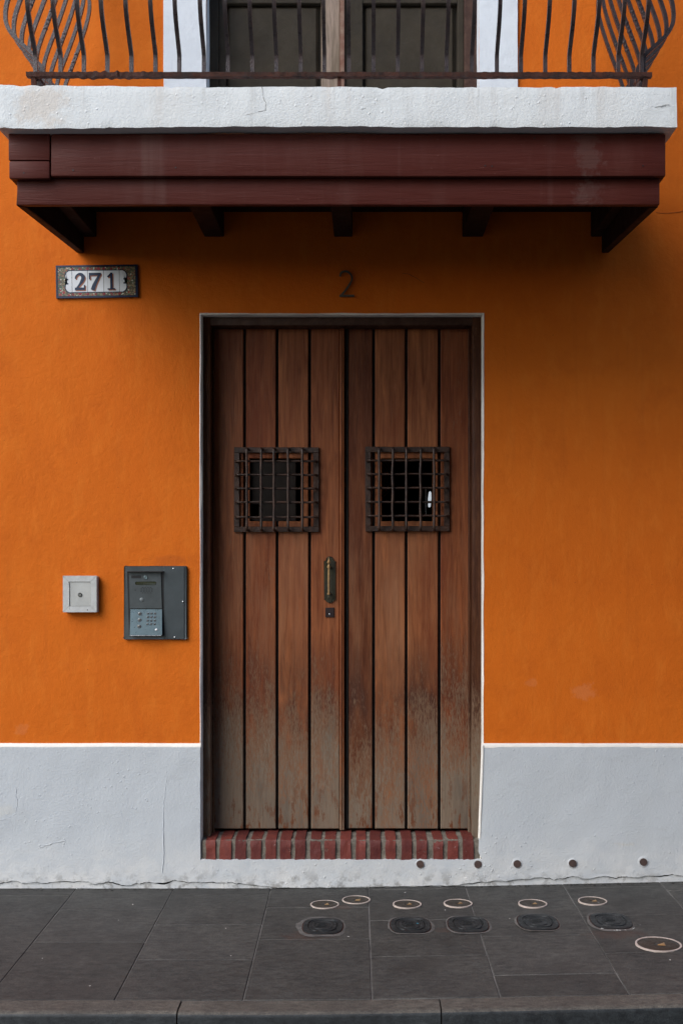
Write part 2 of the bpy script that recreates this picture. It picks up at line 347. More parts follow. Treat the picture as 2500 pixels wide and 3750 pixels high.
MKFACE = m_stone('shaded_kerb_face', (.026, .030, .033), .08, 1.3, .5)  # street side of the kerb: shade and bluish sky tint put into the colour
MJOINT = m_flat('pale_joint_mortar', (.17, .165, .155), .9, var=.42, sc=4, bump=.002)
MPATCH = m_flat('grey_cement', (.12, .113, .105), .9, var=.3, sc=14, bump=.003)
MASPH = m_stone('asphalt', (.05, .05, .05), .1, .5, .9)
MUPD = m_flat('faded_brown_shutter', (.040, .032, .021), .7, var=.2, sc=7, bump=.002, bsc=40, spec=.2)
MUPW = m_door('grey_bare_wood', True)
MTILE = m_flat('white_glazed_tile', (.62, .64, .66), .15, var=.04, sc=20)
MNAVY = m_flat('navy_glaze', (.012, .016, .04), .2); MORG = m_flat('rust_glaze', (.34, .12, .06), .25); MMOS = m_mosaic()
MDIG = m_iron('dark_metal_digit', (.055, .055, .046), (.09, .09, .075), .5, .1, .4)
MGREY = m_flat('grey_powder_coat', (.075, .088, .092), .42, .35, var=.1, sc=18)
MGREY2 = m_flat('brushed_grey_steel', (.16, .215, .23), .30, .7, var=.06, sc=25)
MCHROME = m_flat('pale_steel', (.42, .44, .45), .25, .8, var=.08, sc=40)
MDARK = m_flat('black_plastic', (.008, .008, .009), .45); MLCD = m_flat('green_display', (.020, .024, .008), .2)
MALU = m_flat('white_painted_metal', (.52, .53, .52), .45, .1, var=.12, sc=25, bump=.001, bsc=40)
MBRASS = m_iron('worn_brass', (.42, .26, .11), (.16, .10, .05), .35, .45, .3); MBRONZE = m_iron('dark_bronze', (.035, .033, .022), (.055, .05, .02), .45, .5, .5)
MCOVER = m_iron('black_composite', (.012, .0145, .016), (.022, .024, .025), .45, 0, .3, .3)
MCAP = m_iron('brown_steel_lid', (.030, .024, .017), (.045, .027, .017), .5, .2, .4)
MRING = m_flat('pale_pink_sealant', (.50, .42, .37), .8, var=.15, sc=30)
MPLUG = m_iron('rusty_pipe_end', (.060, .040, .035), (.10, .06, .05), .7, .2, .8)
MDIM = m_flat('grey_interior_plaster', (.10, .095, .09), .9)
MCREAM = m_flat('ochre_house_paint', (.26, .20, .13), .85, var=.1, sc=2); MGLASS = m_flat('dark_window_glass', (.02, .025, .03), .08)
MCABLE = m_flat('orange_cable', (.45, .12, .02), .5)

# ================================================================== THE HOUSE FRONT
DX0, DX1, DZ1 = X(738), X(1765), Z(1153)           # street door opening
UX0, UX1, UZ0, UZ1 = X(757), X(1752), 3.28, 5.75   # balcony door opening
PLT = Z(2734)                                      # top of the pale plinth
house = thing('orange_house', (0, 0, 0), 'orange plastered house front with pale blue-white plinth', 'house')
def inside(x, z): return (DX0-.006 < x < DX1+.006 and z < DZ1+.006) or (UX0 < x < UX1 and UZ0 < z < UZ1)
xs = lines(-6, 6, .05, (DX0-.006, DX1+.006, UX0, UX1)); zs = lines(PLT+.012, 7.2, .05, (DZ1+.006, UZ0, UZ1))
obj('wall', sheet(NB(), xs, zs, lambda x, z: .0028*nz((x, 0, z), 1.1)+.0012*nz((x, 0, z), 4.5, 2), inside), MO, house, 60)

# white return round the street door, with a chamfered arris
def reveal(name, x0, x1, zb, zt, prof, m, parent, amp=.0034):
    bm = NB(); loops = []
    path = [(0, zb+(zt-zb)*i/40) for i in range(40)]+[(i/24, zt) for i in range(25)]+[(1, zt-(zt-zb)*i/40) for i in range(1, 41)]
    for n_, (o, y) in enumerate(prof):
        l = []
        for u, z in path:
            ox = -o if u == 0 else (o if u == 1 else 0); oz = o if z == zt else 0
            wv = amp*(nz((u*3, z, y*.3), 5, n_)+.6*nz((u*9, z, 0), 17, n_)) if n_ < len(prof)-1 else 0
            bow = -.016*max(0, 1-(z-.14)/.55)**1.3 if u == 1 and z < .7 else 0
            l.append((x0+(x1-x0)*u+ox+(wv if u in (0, 1) else 0)+bow, y, z+oz+(wv if z == zt else 0)))
        loops.append(l)
    loft(bm, loops, False, False, False); return obj(name, bm, m, parent, 40)
reveal('door_reveal', DX0, DX1, .05, DZ1, [(.012, .004), (.0055, -.0018), (.0005, .004), (0, .010), (0, .064)], MLIP, house)

# plinth, its lip, and the broken foot below the crack
CR = {}
def crack(x):
    k = round(x, 4)
    if k not in CR:
        env = 1 if (x < -.62 or x > .62) else max(0., (abs(x)-.42)/.2)
        CR[k] = gz(x, 0)+env*(.030+.011*nz((x, 1, 2), 4)+.013*nz((x, 5, 2), 13)+.007*nz((x, 5, 9), 45))+(1-env)*(.006+.004*nz((x, 3, 3), 25))
    return CR[k]
BZ0, BZ1 = Z(3146), Z(3071)                        # brick step, foot and top of the front face
def pl_hole(x, z): return DX0-.004 < x < DX1-.002 and z > BZ0
xs = lines(-6, -2.2, .1)[:-1]+lines(-2.2, 2.2, .012, (DX0-.004, DX1-.002))+lines(2.2, 6, .1)[1:]
zs = [0, .012, .03, .05, .07, .1, BZ0]+lines(BZ0, PLT, .035)[1:]
bm = sheet(NB(), xs, zs, lambda x, z: -.013+(.0015 if DX0 < x < DX1 else .0035)*nz((x, 0, z), 2.3)+.0018*nz((x, 0, z), 9, 3)+(.002*nz((x, 4, z), 30) if z < .1 else 0), pl_hole,
           lambda x, z: z+crack(x)*max(0, 1-z/.12)+(.004*nz((x, 7, 0), 14)+.005*nz((x, 7, 0), 60) if abs(z-BZ0) < .001 and DX0 < x < DX1 else 0)+(.0016*nz((x, 2, 0), 3) if z > PLT-.001 else 0),
           lambda x, z: x-(.018*max(0, 1-(z-.14)/.5) if DX1-.02 < x < DX1 and z > BZ0 else 0)+(.002*nz((0, x, z), 18) if abs(x-DX0) < .01 or abs(x-DX1) < .02 else 0))
ex = bmesh.ops.extrude_edge_only(bm, edges=[e for e in bm.edges if e.is_boundary])
for v in ex['geom']:
    if isinstance(v, bmesh.types.BMVert): v.co.y += .03
obj('plinth', bm, MPL, house, 50)
bm = NB(); xf = lines(-3, 3, .015)
sheet(bm, xf, [0, .5, 1], lambda x, z: -.006-.006*max(0, nz((x, 3, z), 7))+.003*nz((x, 3, z), 40), fz=lambda x, z: gz(x, 0)-.02+(crack(x)-.0075*(.25+1.6*abs(nz((x, 1, 1), 9)))-gz(x, 0)+.02)*z)
obj('plinth_foot', bm, MPL, house, 50)
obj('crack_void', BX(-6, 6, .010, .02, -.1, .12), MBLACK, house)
for a, b in ((-6, DX0-.002), (DX1-.004, 6)):
    bm = NB(); xl = lines(a, b, .03)
    loft(bm, [[(x, -.0125+.002*nz((x, 0, 0), 3), PLT-.0045+.0015*nz((x, 9, 0), 12)) for x in xl], [(x, -.0135, PLT+.002+.0012*nz((x, 5, 0), 3)) for x in xl],
              [(x, -.0035, PLT+.0155+.0015*nz((x, 2, 0), 3)+.001*nz((x, 2, 0), 20)) for x in xl], [(x, .006, PLT+.0165) for x in xl]], False, False, False)
    obj('plinth_lip', bm, MLIP, house, 60)

bm = NB(); zl_ = lines(BZ1+.004, PLT+.008, .03); bow_ = lambda z: DX1-.002-.018*max(0, 1-(z-.14)/.5)
loft(bm, [[(bow_(z)+o+.0012*nz((z, o, 3), 16), y, z) for z in zl_] for o, y in ((-.003, .012), (-.0035, -.006), (-.001, -.0140), (.003, -.0160), (.0075, -.0150), (.009, -.0105))], False, False, False)
obj('plinth_lip', bm, MLIP, house, 60)

# shell behind the front (keeps the hall dark)
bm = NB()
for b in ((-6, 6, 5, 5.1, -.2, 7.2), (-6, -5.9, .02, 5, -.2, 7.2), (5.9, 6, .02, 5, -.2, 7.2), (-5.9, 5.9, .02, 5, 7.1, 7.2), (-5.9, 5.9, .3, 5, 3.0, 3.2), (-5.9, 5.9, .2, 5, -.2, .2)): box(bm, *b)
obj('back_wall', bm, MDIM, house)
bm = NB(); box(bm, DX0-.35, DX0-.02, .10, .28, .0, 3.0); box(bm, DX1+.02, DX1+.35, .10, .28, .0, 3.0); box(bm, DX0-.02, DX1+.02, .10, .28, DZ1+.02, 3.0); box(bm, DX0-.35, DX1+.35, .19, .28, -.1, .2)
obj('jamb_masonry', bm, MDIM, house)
obj('cornice', BX(-6, 6, -.18, .02, 7.2, 7.45), MSLAB, house, bevel=.02)

# brick step
step = obj('brick_step', rough_box(DX0+.004, DX1+.004, .001, .21, BZ0-.04, BZ1-.0075, .02, .002, 20, 3), MMORT, house)
cuts = [(78,127),(150,208),(230,285),(310,365),(388,442),(464,520),(541,594),(622,676),(695,752),(777,833),(860,910),(932,988),(1013,1066),(1096,1150),(1176,1230),(1262,1312),(1337,1392),(1417,1472)]
for i, (a, b) in enumerate(cuts):
    x0, x1 = X(700+a*.7016, -.01), X(700+b*.7016, -.01); dz = random.uniform(-.005, .001)
    bm = BX(x0, x1, -.0065+random.uniform(-.001, .001), .20, BZ0-.02, BZ1+dz)
    bmesh.ops.subdivide_edges(bm, edges=bm.edges[:], cuts=4, use_grid_fill=True)
    chip = i in (2, 7, 9, 10, 15)
    for v in bm.verts:
        e = (v.co.y < .0)+(v.co.z > BZ1+dz-.002)
        v.co += noise.noise_vector(v.co*28+Vector((i, 0, 0)))*.0036
        if e == 2: v.co += Vector((0, .004+.003*random.random(), -.004-.003*random.random()))
        if chip and v.co.y < .03 and v.co.z > BZ0+.03: v.co.y += .004*random.random()
    obj('brick', bm, MBRICK, step, 50)

# pipe stubs painted over on the plinth
for x, y, d, lab in ((1538, 3166, 0, 'rusty pipe stub in the white plinth under the brick step'), (1749, 3166, 0, 'rusty pipe stub below the right end of the brick step'),
                     (1893, 3165, 1, 'rusty pipe stub right of the doorway, third from the left'), (2096, 3163, 0, 'rusty pipe stub in the plinth, second from the right edge'), (2355, 3158, 1, 'rightmost rusty pipe stub, in a flaked white collar')):
    t = thing('pipe_stub', (X(x, -.02), -.012, Z(y, -.02)-.018), lab, 'pipe stub', 'pipe stubs along the foot of the plinth')
    bm = NB(); c = Vector((X(x, -.02), 0, Z(y, -.02))); cyl(bm, c, .0175, (0, -1, 0), .0185, 20)
    for v in bm.verts: v.co += noise.noise_vector(v.co*60)*.0012
    obj('pipe', bm, MPLUG, t, 40)
    bm = NB(); n = 24; L = []
    for rr, yy in ((.0180, -.0145), (.0205+.004*d, -.0150), (.024+.008*d, -.009)):
        L.append([(c.x+math.cos(k*6.2832/n)*rr*(1+.12*nz((math.cos(k*6.2832/n), math.sin(k*6.2832/n), x), 2)), yy, c.z+math.sin(k*6.2832/n)*rr*(1+.12*nz((math.sin(k*6.2832/n), x, 0), 2))) for k in range(n)])
    loft(bm, L, False, False); obj('plaster_collar', bm, MPL, t, 60)

# ================================================================== STREET DOOR
YF, YP = .055, .15
door = thing('double_door', ((DX0+DX1)/2, YP, BZ1), 'weathered brown plank double door with two barred peepholes, grey at the foot', 'door')
ZB, ZT = Z(3035, YP), Z(1198, .10)
MJAMB = m_door('dark_stained_frame_wood', stain=.34)
def jamb(pts, name='jamb', m=MJAMB, y0=YF, y1=.19, zb=BZ1-.012, zt=DZ1+.01): return obj(name, BX(*pts, y0, y1, zb, zt), m, door, bevel=.003, seg=2)
jl = X(770, YF); jr = X(1728, YF)
jamb((DX0-.01, jl)); jamb((jr, DX1+.01))
jamb((jl+.0004, X(783, .12)), 'door_stop', y0=.125); jamb((jr-.012, jr-.0004), 'door_stop', y0=.125)
jamb((jl+.0003, jr-.0003), 'head', MFRAME, zb=ZT, zt=DZ1+.012)
leafs = []
for a, b in ((X(783, YP), X(1262, YP)), (X(1266, YP), X(1728, YP))):
    p = (a+b)/2
    op = (X(915, YP), X(1101, YP)) if a < -.5 else (X(1397, YP), X(1583, YP))
    o0, o1 = Z(1909, YP), Z(1679, YP)
    bm = NB()
    for bb in ((a, op[0]-.002, .1695, .19, ZB, ZT+.02), (op[1]+.002, b, .1695, .19, ZB, ZT+.02), (op[0]-.002, op[1]+.002, .1695, .19, ZB, o0-.002), (op[0]-.002, op[1]+.002, .1695, .19, o1+.002, ZT+.02)): box(bm, *bb)
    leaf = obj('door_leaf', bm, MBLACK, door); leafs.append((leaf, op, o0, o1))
planks = [[(784, 891), (901, 1010), (1020, 1129), (1139, 1243)], [(1277, 1363), (1373, 1482), (1492, 1603), (1613, 1727)]]
for (leaf, op, o0, o1), row in zip(leafs, planks):
    for i, (a, b) in enumerate(row):
        x0, x1 = X(a, YP), X(b, YP); dy = random.uniform(-.001, .001); zb = ZB+random.uniform(-.001, .0015)
        if i == 1: pts = [(x0, zb), (x1, zb), (x1, o0), (op[0], o0), (op[0], o1), (x1, o1), (x1, ZT+.02), (x0, ZT+.02)]
        elif i == 2: pts = [(x0, zb), (x1, zb), (x1, ZT+.02), (x0, ZT+.02), (x0, o1), (op[1], o1), (op[1], o0), (x0, o0)]
        else: pts = [(x0, zb), (x1, zb), (x1, ZT+.02), (x0, ZT+.02)]
        bm = NB(); loft(bm, [[(x, YP+dy+.0035, z) for x, z in pts], [(x, .1693, z) for x, z in pts]], False, False)
        # front face set in by a small chamfer
        def inset(p, q, r, d=.0035):
            e1 = Vector((q[0]-p[0], q[1]-p[1])).normalized(); e2 = Vector((r[0]-q[0], r[1]-q[1])).normalized()
            n1 = Vector((-e1.y, e1.x)); n2 = Vector((-e2.y, e2.x)); m_ = n1+n2; return (q[0]+m_.x*d, q[1]+m_.y*d)
        n = len(pts); fr = [inset(pts[k-1], pts[k], pts[(k+1) % n]) for k in range(n)]
        V = [bm.verts.new((x, YP+dy, z)) for x, z in fr]; bm.verts.ensure_lookup_table()
        for k in range(n): bm.faces.new((bm.verts[k], bm.verts[(k+1) % n], V[(k+1) % n], V[k]))
        back = [bm.verts[n+k] for k in range(n)]
        for q in {1: ((0, 1, 2, 3), (0, 3, 4, 7), (4, 5, 6, 7)), 2: ((0, 1, 6, 7), (1, 2, 5, 6), (2, 3, 4, 5))}.get(i, ((0, 1, 2, 3),)):
            bm.faces.new([V[k] for k in q]); bm.faces.new([back[k] for k in q])
        obj('plank', bm, MDOOR, leaf, 20)
# moulded cover strip where the leaves meet
bm = NB(); x0, x1 = X(1243.5, YP), X(1262, YP); xm = (x0+x1)/2; h = (x1-x0)/2
loft(bm, [[(xm+h*u, YP+.02-.034*v, z) for u, v in ((-1, 0), (-1, .55), (-.92, .8), (-.6, .98), (-.25, 1), (-.2, .86), (.1, .84), (.35, 1), (.7, .95), (.95, .7), (1, .5), (1, 0))] for z in (ZB-.003, ZT+.02)])
obj('cover_strip', bm, m_door('strip_wood'), leafs[0][0], 30)
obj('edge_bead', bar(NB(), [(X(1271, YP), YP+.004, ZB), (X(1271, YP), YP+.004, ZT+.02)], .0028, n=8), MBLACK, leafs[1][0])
# shutter behind the left peephole
(l0, op, o0, o1) = leafs[0]
n0, n1, n2, n3 = X(921, .176), X(948, .176), Z(1892, .176), Z(1846, .176)
msh = m_flat('shutter_brown', (.020, .0145, .0115), .6, var=.3, sc=14, spec=.2)
bm = NB(); e_ = .003; xr_ = op[1]-.024
for b in ((op[0]+e_, n0, o0+e_, o1-e_), (n1, xr_, o0+e_, o1-e_), (n0, n1, n3, o1-e_), (n0, n1, o0+e_, n2)): box(bm, b[0], b[1], .176, .188, b[2], b[3])
obj('peephole_shutter', bm, msh, l0); obj('shutter_edge', BX(xr_-.018, xr_-.002, .173, .1758, o0+e_, o1-e_), msh, l0)
for (lf, op, o0, o1) in leafs:
    obj('peephole_ledge', BX(op[0]-.004, op[1]+.004, .172, .205, o0-.035, o0-.002), MDOOR, lf, bevel=.002)
# pull handle and lock
hx = X(1207, YP); hz0, hz1 = Z(2207, YP), Z(2039, YP); hw = X(1228, YP)-X(1187, YP)
hd = thing('pull_handle', (hx, YP, hz0), 'brass pull handle on a dark scalloped plate, left of the middle strip', 'door handle')
def plate(w_, a, b):
    s_ = .022; hh = w_/2
    top = [(hh, b-s_*1.3), (hh*.98, b-s_*.95), (hh*.72, b-s_*.8), (hh*.62, b-s_*.35), (hh*.35, b-.002), (0, b+.002)]
    right = [(hh, a+s_*.75)]+top; bot = [(0, a-.001), (hh*.4, a+.002), (hh*.62, a+s_*.3), (hh*.75, a+s_*.55), (hh, a+s_*.7)]
    half = bot+top; return [(hx+x, z) for x, z in half]+[(hx-x, z) for x, z in half[::-1][1:-1]]
obj('back_plate', prism(NB(), plate(hw, hz0, hz1), YP-.0055, YP-.0004), MBRONZE, hd, bevel=.0012)
gx = hx-.003; gy = YP-.045; gz0, gz1 = Z(2172, YP), Z(2077, YP)
obj('grip', lathe(NB(), (gx, gy, gz0), (0, 0, 1), [(-.006, .007), (-.006, .0078), (.002, .0078), (.002, .0042), (.010, .0042), (.045, .0056), (.07, .0056), (gz1-gz0-.01, .0040), (gz1-gz0-.002, .0042), (gz1-gz0-.002, .0078), (gz1-gz0+.006, .0078), (gz1-gz0+.006, .005)]), MBRASS, hd, 30)
obj('finial', lathe(NB(), (gx, gy, gz1+.0061), (0, 0, 1), [(0, .005), (.004, .0035), (.008, .003), (.013, .0055), (.017, .0085), (.019, .0085), (.022, .0055), (.028, .0035), (.034, .0022), (.038, .0028), (.041, .0012)]), MBRASS, hd, 30)
obj('lower_finial', lathe(NB(), (gx, gy, gz0-.0061), (0, 0, -1), [(0, .006), (.004, .0035), (.008, .005), (.013, .0052), (.018, .002)]), MBRONZE, hd, 30)
for zz in (gz0-.001, gz1+.002): obj('mount', bar(NB(), [(gx, gy+.007, zz), (hx-.001, YP-.02, zz), (hx, YP-.005, zz)], .0055), MBRONZE, hd)
for sx in (-1, 1):
    for zz in (hz0+.022, hz1-.034): obj('screw', cyl(NB(), (hx+sx*hw*.36, YP-.005, zz), .003, (0, -1, 0), .002, 10, .0018), MBRONZE, hd)
lk = thing('lock_plate', (hx, YP, Z(2260, YP)), 'small square dark lock plate under the brass handle', 'lock')
obj('plate', BX(X(1191, YP), X(1223, YP), YP-.006, YP-.0004, Z(2260, YP), Z(2225, YP)), m_flat('dark_brown_steel', (.035, .022, .022), .45, .4), lk, bevel=.001)
obj('keyhole_ring', lathe(NB(), (X(1207, YP), YP-.0058, Z(2249, YP)), (0, -1, 0), [(0, .004), (.0015, .004), (.002, .003), (.0005, .002)]), MCHROME, lk)

# iron cages over the peepholes
def grille(x0, x1, y0, y1, vb, hb, lab, seed):
    random.seed(seed); yf, yb = YP-.004, YP-.062
    X0, X1, Z0, Z1 = X(x0, YP-.012), X(x1, YP-.012), Z(y1, YP-.012), Z(y0, YP-.012); fw = .026
    t = thing('iron_grille', ((X0+X1)/2, YP, Z0), lab, 'grille', 'iron cages on the two door leaves')
    def flat(*b):
        bm = BX(*b); bmesh.ops.subdivide_edges(bm, edges=[e for e in bm.edges if e.calc_length() > .1], cuts=9)
        for v in bm.verts: v.co += noise.noise_vector(v.co*30)*.0016
        obj('frame_bar', bm, MGRILL, t, bevel=.0012)
    ya, yb_ = YP-.016, YP-.0015
    flat(X0, X1, ya, yb_, Z1-fw, Z1); flat(X0, X1, ya, yb_, Z0, Z0+fw); flat(X0, X0+fw, ya+.0006, yb_-.0006, Z0+fw+.0005, Z1-fw-.0005); flat(X1-fw, X1, ya+.0006, yb_-.0006, Z0+fw+.0005, Z1-fw-.0005)
    yo = YP-.058
    for v in vb:
        xx = X(v, yo); w_ = random.uniform(-.0015, .0015)
        p = [(xx, ya+.002, Z1-fw*.42), (xx, ya-.016, Z1-fw*.36), (xx+w_*.3, yo+.008, Z1-fw*.42), (xx+w_, yo, Z1-fw*.8)]+[(xx+w_*math.sin(k*2.1), yo-.001*math.sin(k), Z1-fw*.8+(Z0-Z1+fw*1.5)*k/7) for k in range(1, 7)]+[(xx+w_, yo, Z0+fw*.7), (xx, yo+.008, Z0+fw*.36), (xx, ya-.016, Z0+fw*.3), (xx, ya+.002, Z0+fw*.36)]
        obj('upright', bar(NB(), smooth_path(p, 4), .0062, n=8, jit=.10), MGRILL, t, 60)
    yi = yo+.0128
    for hpx in hb:
        zz = Z(hpx, yi); xa, xb = X0+fw*.4, X1-fw*.4
        p = [(xa, ya+.002, zz), (xa+.001, ya-.012, zz), (xa+.006, yi+.006, zz), (xa+.014, yi, zz)]+[(xa+(xb-xa)*k/8, yi+random.uniform(-.0006, .0006), zz+random.uniform(-.0012, .0012)) for k in range(1, 8)]+[(xb-.014, yi, zz), (xb-.006, yi+.006, zz), (xb-.001, ya-.012, zz), (xb, ya+.002, zz)]
        obj('crossbar', bar(NB(), smooth_path(p, 4), .0055, n=8, jit=.10), MGRILL, t, 60)
grille(857, 1167, 1638, 1948, (904, 956, 1003, 1055, 1107), (1689, 1739, 1789, 1839, 1894), 'rusty iron cage on the left door leaf, over the closed peephole', 3)
grille(1337, 1645, 1636, 1946, (1388, 1437, 1487, 1539, 1589), (1686, 1736, 1787, 1838, 1889), 'rusty iron cage on the right door leaf, over the open peephole', 4)

# things glimpsed in the hall
t = thing('hall_glint', (X(1571, .5), .5, Z(1884, .5)), 'narrow glowing white lamp glimpsed inside the right peephole', 'glint')  # emissive sliver added to stand in for a metallic glint
mk = M('glint_glow', .4); mk.col((.8, .82, .85)); mk.b.inputs['Emission Color'].default_value = (.85, .92, 1, 1); mk.b.inputs['Emission Strength'].default_value = .32
obj('glint_sliver', lathe(NB(), (X(1571, .5), .5, Z(1858, .5)), (.05, 0, 1), [(0, .002), (.004, .006), (.045, .009), (.075, .0065), (.082, .002)]), mk.m, t)
obj('back_strip', BX(X(1556, .5), X(1561, .5), .505, .512, Z(1884, .5), Z(1790, .5)), MCHROME, t)
bm = NB()
for r in (.085, .10, .115, .13):
    c = Vector((X(1350, .6), .62, Z(1745, .6)))
    bar(bm, [c+Vector((math.cos(q)*r, .006*math.sin(3*q), math.sin(q)*r)) for q in [i*6.2832/28 for i in range(29)]], .003, n=6)
tag(obj('cable_coil', bm, MCABLE), 'orange cable coil hanging in the dark behind the right peephole', 'cable')

# ================================================================== BALCONY
Y1, Y2, Y3 = -.974, -1.006, -1.062
SX0, SX1, SZ0, SZ1 = X(-6, Y3), X(2479, Y3), Z(465, Y3), Z(317, Y3)
balc = thing('balcony', ((SX0+SX1)/2, 0, Z(750, Y1)), 'balcony with white concrete slab and maroon wooden fascia above the door', 'balcony')
bm = rough_box(SX0, SX1, Y3, .03, SZ0, SZ1, .02, .0035, 6, 1, .003)
for v in bm.verts: v.co.z += .004*nz((v.co.x, 0, 1), .9)+(.010 if v.co.x < -.6 else 0)*min(1, max(0, -.6-v.co.x))*(1 if v.co.z > 3.25 else -.9)
obj('slab', bm, MSLAB, balc, 50)
def board(name, *b, bev=.004, parent=balc, amp=.0012, seed=0):
    bm = BX(*b); bmesh.ops.subdivide_edges(bm, edges=[e for e in bm.edges if e.calc_length() > .3], cuts=14)
    for v in bm.verts: v.co += noise.noise_vector(v.co*2.3+Vector((seed, 0, 0)))*amp
    return obj(name, bm, MMAR, parent, bevel=bev, seg=2)
a0, a1 = X(33, Y2), X(2436, Y2); u0, u1 = Z(648, Y2), SZ0-.004; ej = X(185, Y2); sp = Z(588, Y2)
board('fascia_board', ej+.001, a1, Y2, Y2+.029, u0+.002, u1, bev=.008)
board('fascia_end_block', a0, ej-.001, Y2-.002, Y2+.027, sp+.0012, u1, seed=3); board('fascia_end_block', a0+.001, ej-.001, Y2-.002, Y2+.027, u0-.007, sp-.0012, seed=6, bev=.007)
board('side_fascia', a0+.001, a0+.03, Y2+.0295, -.003, u0-.004, u1); board('side_fascia', a1-.03, a1-.001, Y2+.0295, -.003, u0+.002, u1)
b0, b1 = X(60, Y1), X(2414, Y1); l0, l1 = Z(750, Y1), u0+.05
board('lower_fascia', b0+.003, b1, Y1, Y1+.0285, l0, l1, bev=.005)
for xa in (b0, b1-.034):
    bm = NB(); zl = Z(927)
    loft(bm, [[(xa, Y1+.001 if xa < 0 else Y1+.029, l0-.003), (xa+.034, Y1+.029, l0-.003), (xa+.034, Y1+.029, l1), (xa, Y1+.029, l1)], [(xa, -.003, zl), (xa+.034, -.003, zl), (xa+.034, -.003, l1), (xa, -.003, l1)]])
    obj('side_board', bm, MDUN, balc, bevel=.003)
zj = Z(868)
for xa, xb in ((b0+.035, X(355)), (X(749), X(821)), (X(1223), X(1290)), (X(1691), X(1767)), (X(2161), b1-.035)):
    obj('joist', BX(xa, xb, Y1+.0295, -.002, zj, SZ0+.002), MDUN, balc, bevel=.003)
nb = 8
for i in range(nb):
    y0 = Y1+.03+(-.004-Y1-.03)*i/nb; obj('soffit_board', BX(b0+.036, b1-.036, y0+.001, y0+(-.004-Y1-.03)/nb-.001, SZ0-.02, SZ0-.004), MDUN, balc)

# railing
YR = -.985; RZ = Z(276, YR); RX0, RX1 = X(128, YR), X(2357, YR)
rl = thing('balcony_railing', ((RX0+RX1)/2, YR, SZ1), 'bellied brown iron railing with rusty bottom rail on the white slab', 'railing')
prof = [(0, 0), (.062, 0), (.085, .012), (.115, .040), (.15, .072), (.19, .100), (.23, .115), (.28, .118), (.34, .112), (.42, .092), (.52, .062), (.62, .034), (.72, .014), (.82, .004), (.95, 0)]
prof2 = [(0, 0), (.060, 0), (.083, .014), (.115, .050), (.15, .086), (.185, .108), (.22, .116), (.27, .112), (.33, .094), (.40, .068), (.50, .032), (.60, .002), (.67, -.008), (.74, .002), (.82, .018), (.90, .010), (.95, 0)]
def rusty(name, p0, p1, hh, hy):
    p0, p1 = Vector(p0), Vector(p1); n = max(6, int((p1-p0).length/.008)); bm = NB(); loops = []; along_x = abs(p1.x-p0.x) > abs(p1.y-p0.y)
    for i in range(n+1):
        p = p0.lerp(p1, i/n); k = max(0, nz((p.x, p.y, 1), 3.2)+.35)*2.3; q = (k*.0045*nz((p.x, p.y, 5), 60), k*.006*nz((p.x, p.y, 9), 45))
        u = Vector((0, 1, 0)) if along_x else Vector((1, 0, 0))
        loops.append([p-u*(hy+abs(q[0]))+Vector((0, 0, -hh-q[1])), p+u*hy+Vector((0, 0, -hh-q[1]*.7)), p+u*hy+Vector((0, 0, hh+q[0]*.5)), p-u*(hy+abs(q[0]))+Vector((0, 0, hh+q[0]))])
    loft(bm, loops); return obj(name, bm, MRUST, rl, 40)
rusty('bottom_rail', (RX0-.030, YR, RZ), (RX1+.028, YR, RZ-.001), .0085, .013)
for xx in (RX0, RX1): rusty('side_rail', (xx, YR+.014, RZ), (xx, -.003, RZ), .0085, .012)
obj('top_rail', bar(NB(), [(RX0-.02, YR, RZ+.955), (RX1+.02, YR, RZ+.955)], .014, True), MRAIL, rl)
for xx in (RX0, RX1): obj('top_side_rail', bar(NB(), [(xx, YR+.015, RZ+.955), (xx, -.003, RZ+.955)], .014, True, up=(1, 0, 0)), MRAIL, rl)
random.seed(21)
bpx = [222,307,393,481,569,656,746,834,923,1011,1100,1186,1276,1366,1455,1543,1633,1726,1817,1905,1994,2082,2170,2261]
def baluster(x, y, ox, oy, jx=0):
    p = smooth_path([(x+ox*o+jx*h_, y+oy*o, RZ+.008+h_) for h_, o in (prof if oy else prof2)], 4); bm = NB(); bar(bm, p, .0074, True, up=(1, 0, 0) if oy else (0, 1, 0), jit=.03)
    return obj('baluster', bm, MRAIL, rl, 50, bevel=0)
for q in bpx: baluster(X(q+1, YR), YR, 0, -1, random.uniform(-.004, .004))
baluster(RX0+.004, YR, 0, -1); baluster(RX1-.010, YR, 0, -1)
for s_, xx in ((-1, RX0), (1, RX1)):
    for i in range(9):
        yy = YR+.012+i*.109; b = baluster(xx, yy, s_, 0)
        if (s_ > 0 and 3 <= i <= 7) or (s_ < 0 and 2 <= i <= 8 and i % 2 == 0):     # forged collars
            bm = NB(); h0 = .37
            for k in range(5):
                hh = h0+k*.018; o = .079-.36*(hh-.37); lathe(bm, (xx+s_*o, yy, RZ+.008+hh), (-s_*.36, 0, 1), [(-.006, .0065), (-.003, .0105-.0015*(k % 2)), (.003, .0105-.0015*(k % 2)), (.006, .0065)], 10)
            obj('forged_collar', bm, MRAIL, rl)
for xx in (RX0, RX1):
    obj('corner_foot', bar(NB(), [(xx-.004*(1 if xx < 0 else -1), YR, RZ-.0085), (xx, YR+.002, SZ1-.012)], .009, True), MRUST, rl)
    sgn = 1 if xx < 0 else -1
    obj('corner_scroll', bar(NB(), smooth_path([(xx, YR+.02, RZ-.009), (xx+sgn*.012, YR+.07, RZ-.03), (xx+sgn*.022, YR+.14, RZ-.075), (xx+sgn*.02, YR+.2, SZ1-.005)], 5), .008, True), MRAIL, rl)
obj('middle_foot', bar(NB(), [(X(1242, YR), YR+.004, RZ-.008), (X(1242, YR), YR+.006, SZ1-.012)], .007, True), MRUST, rl)

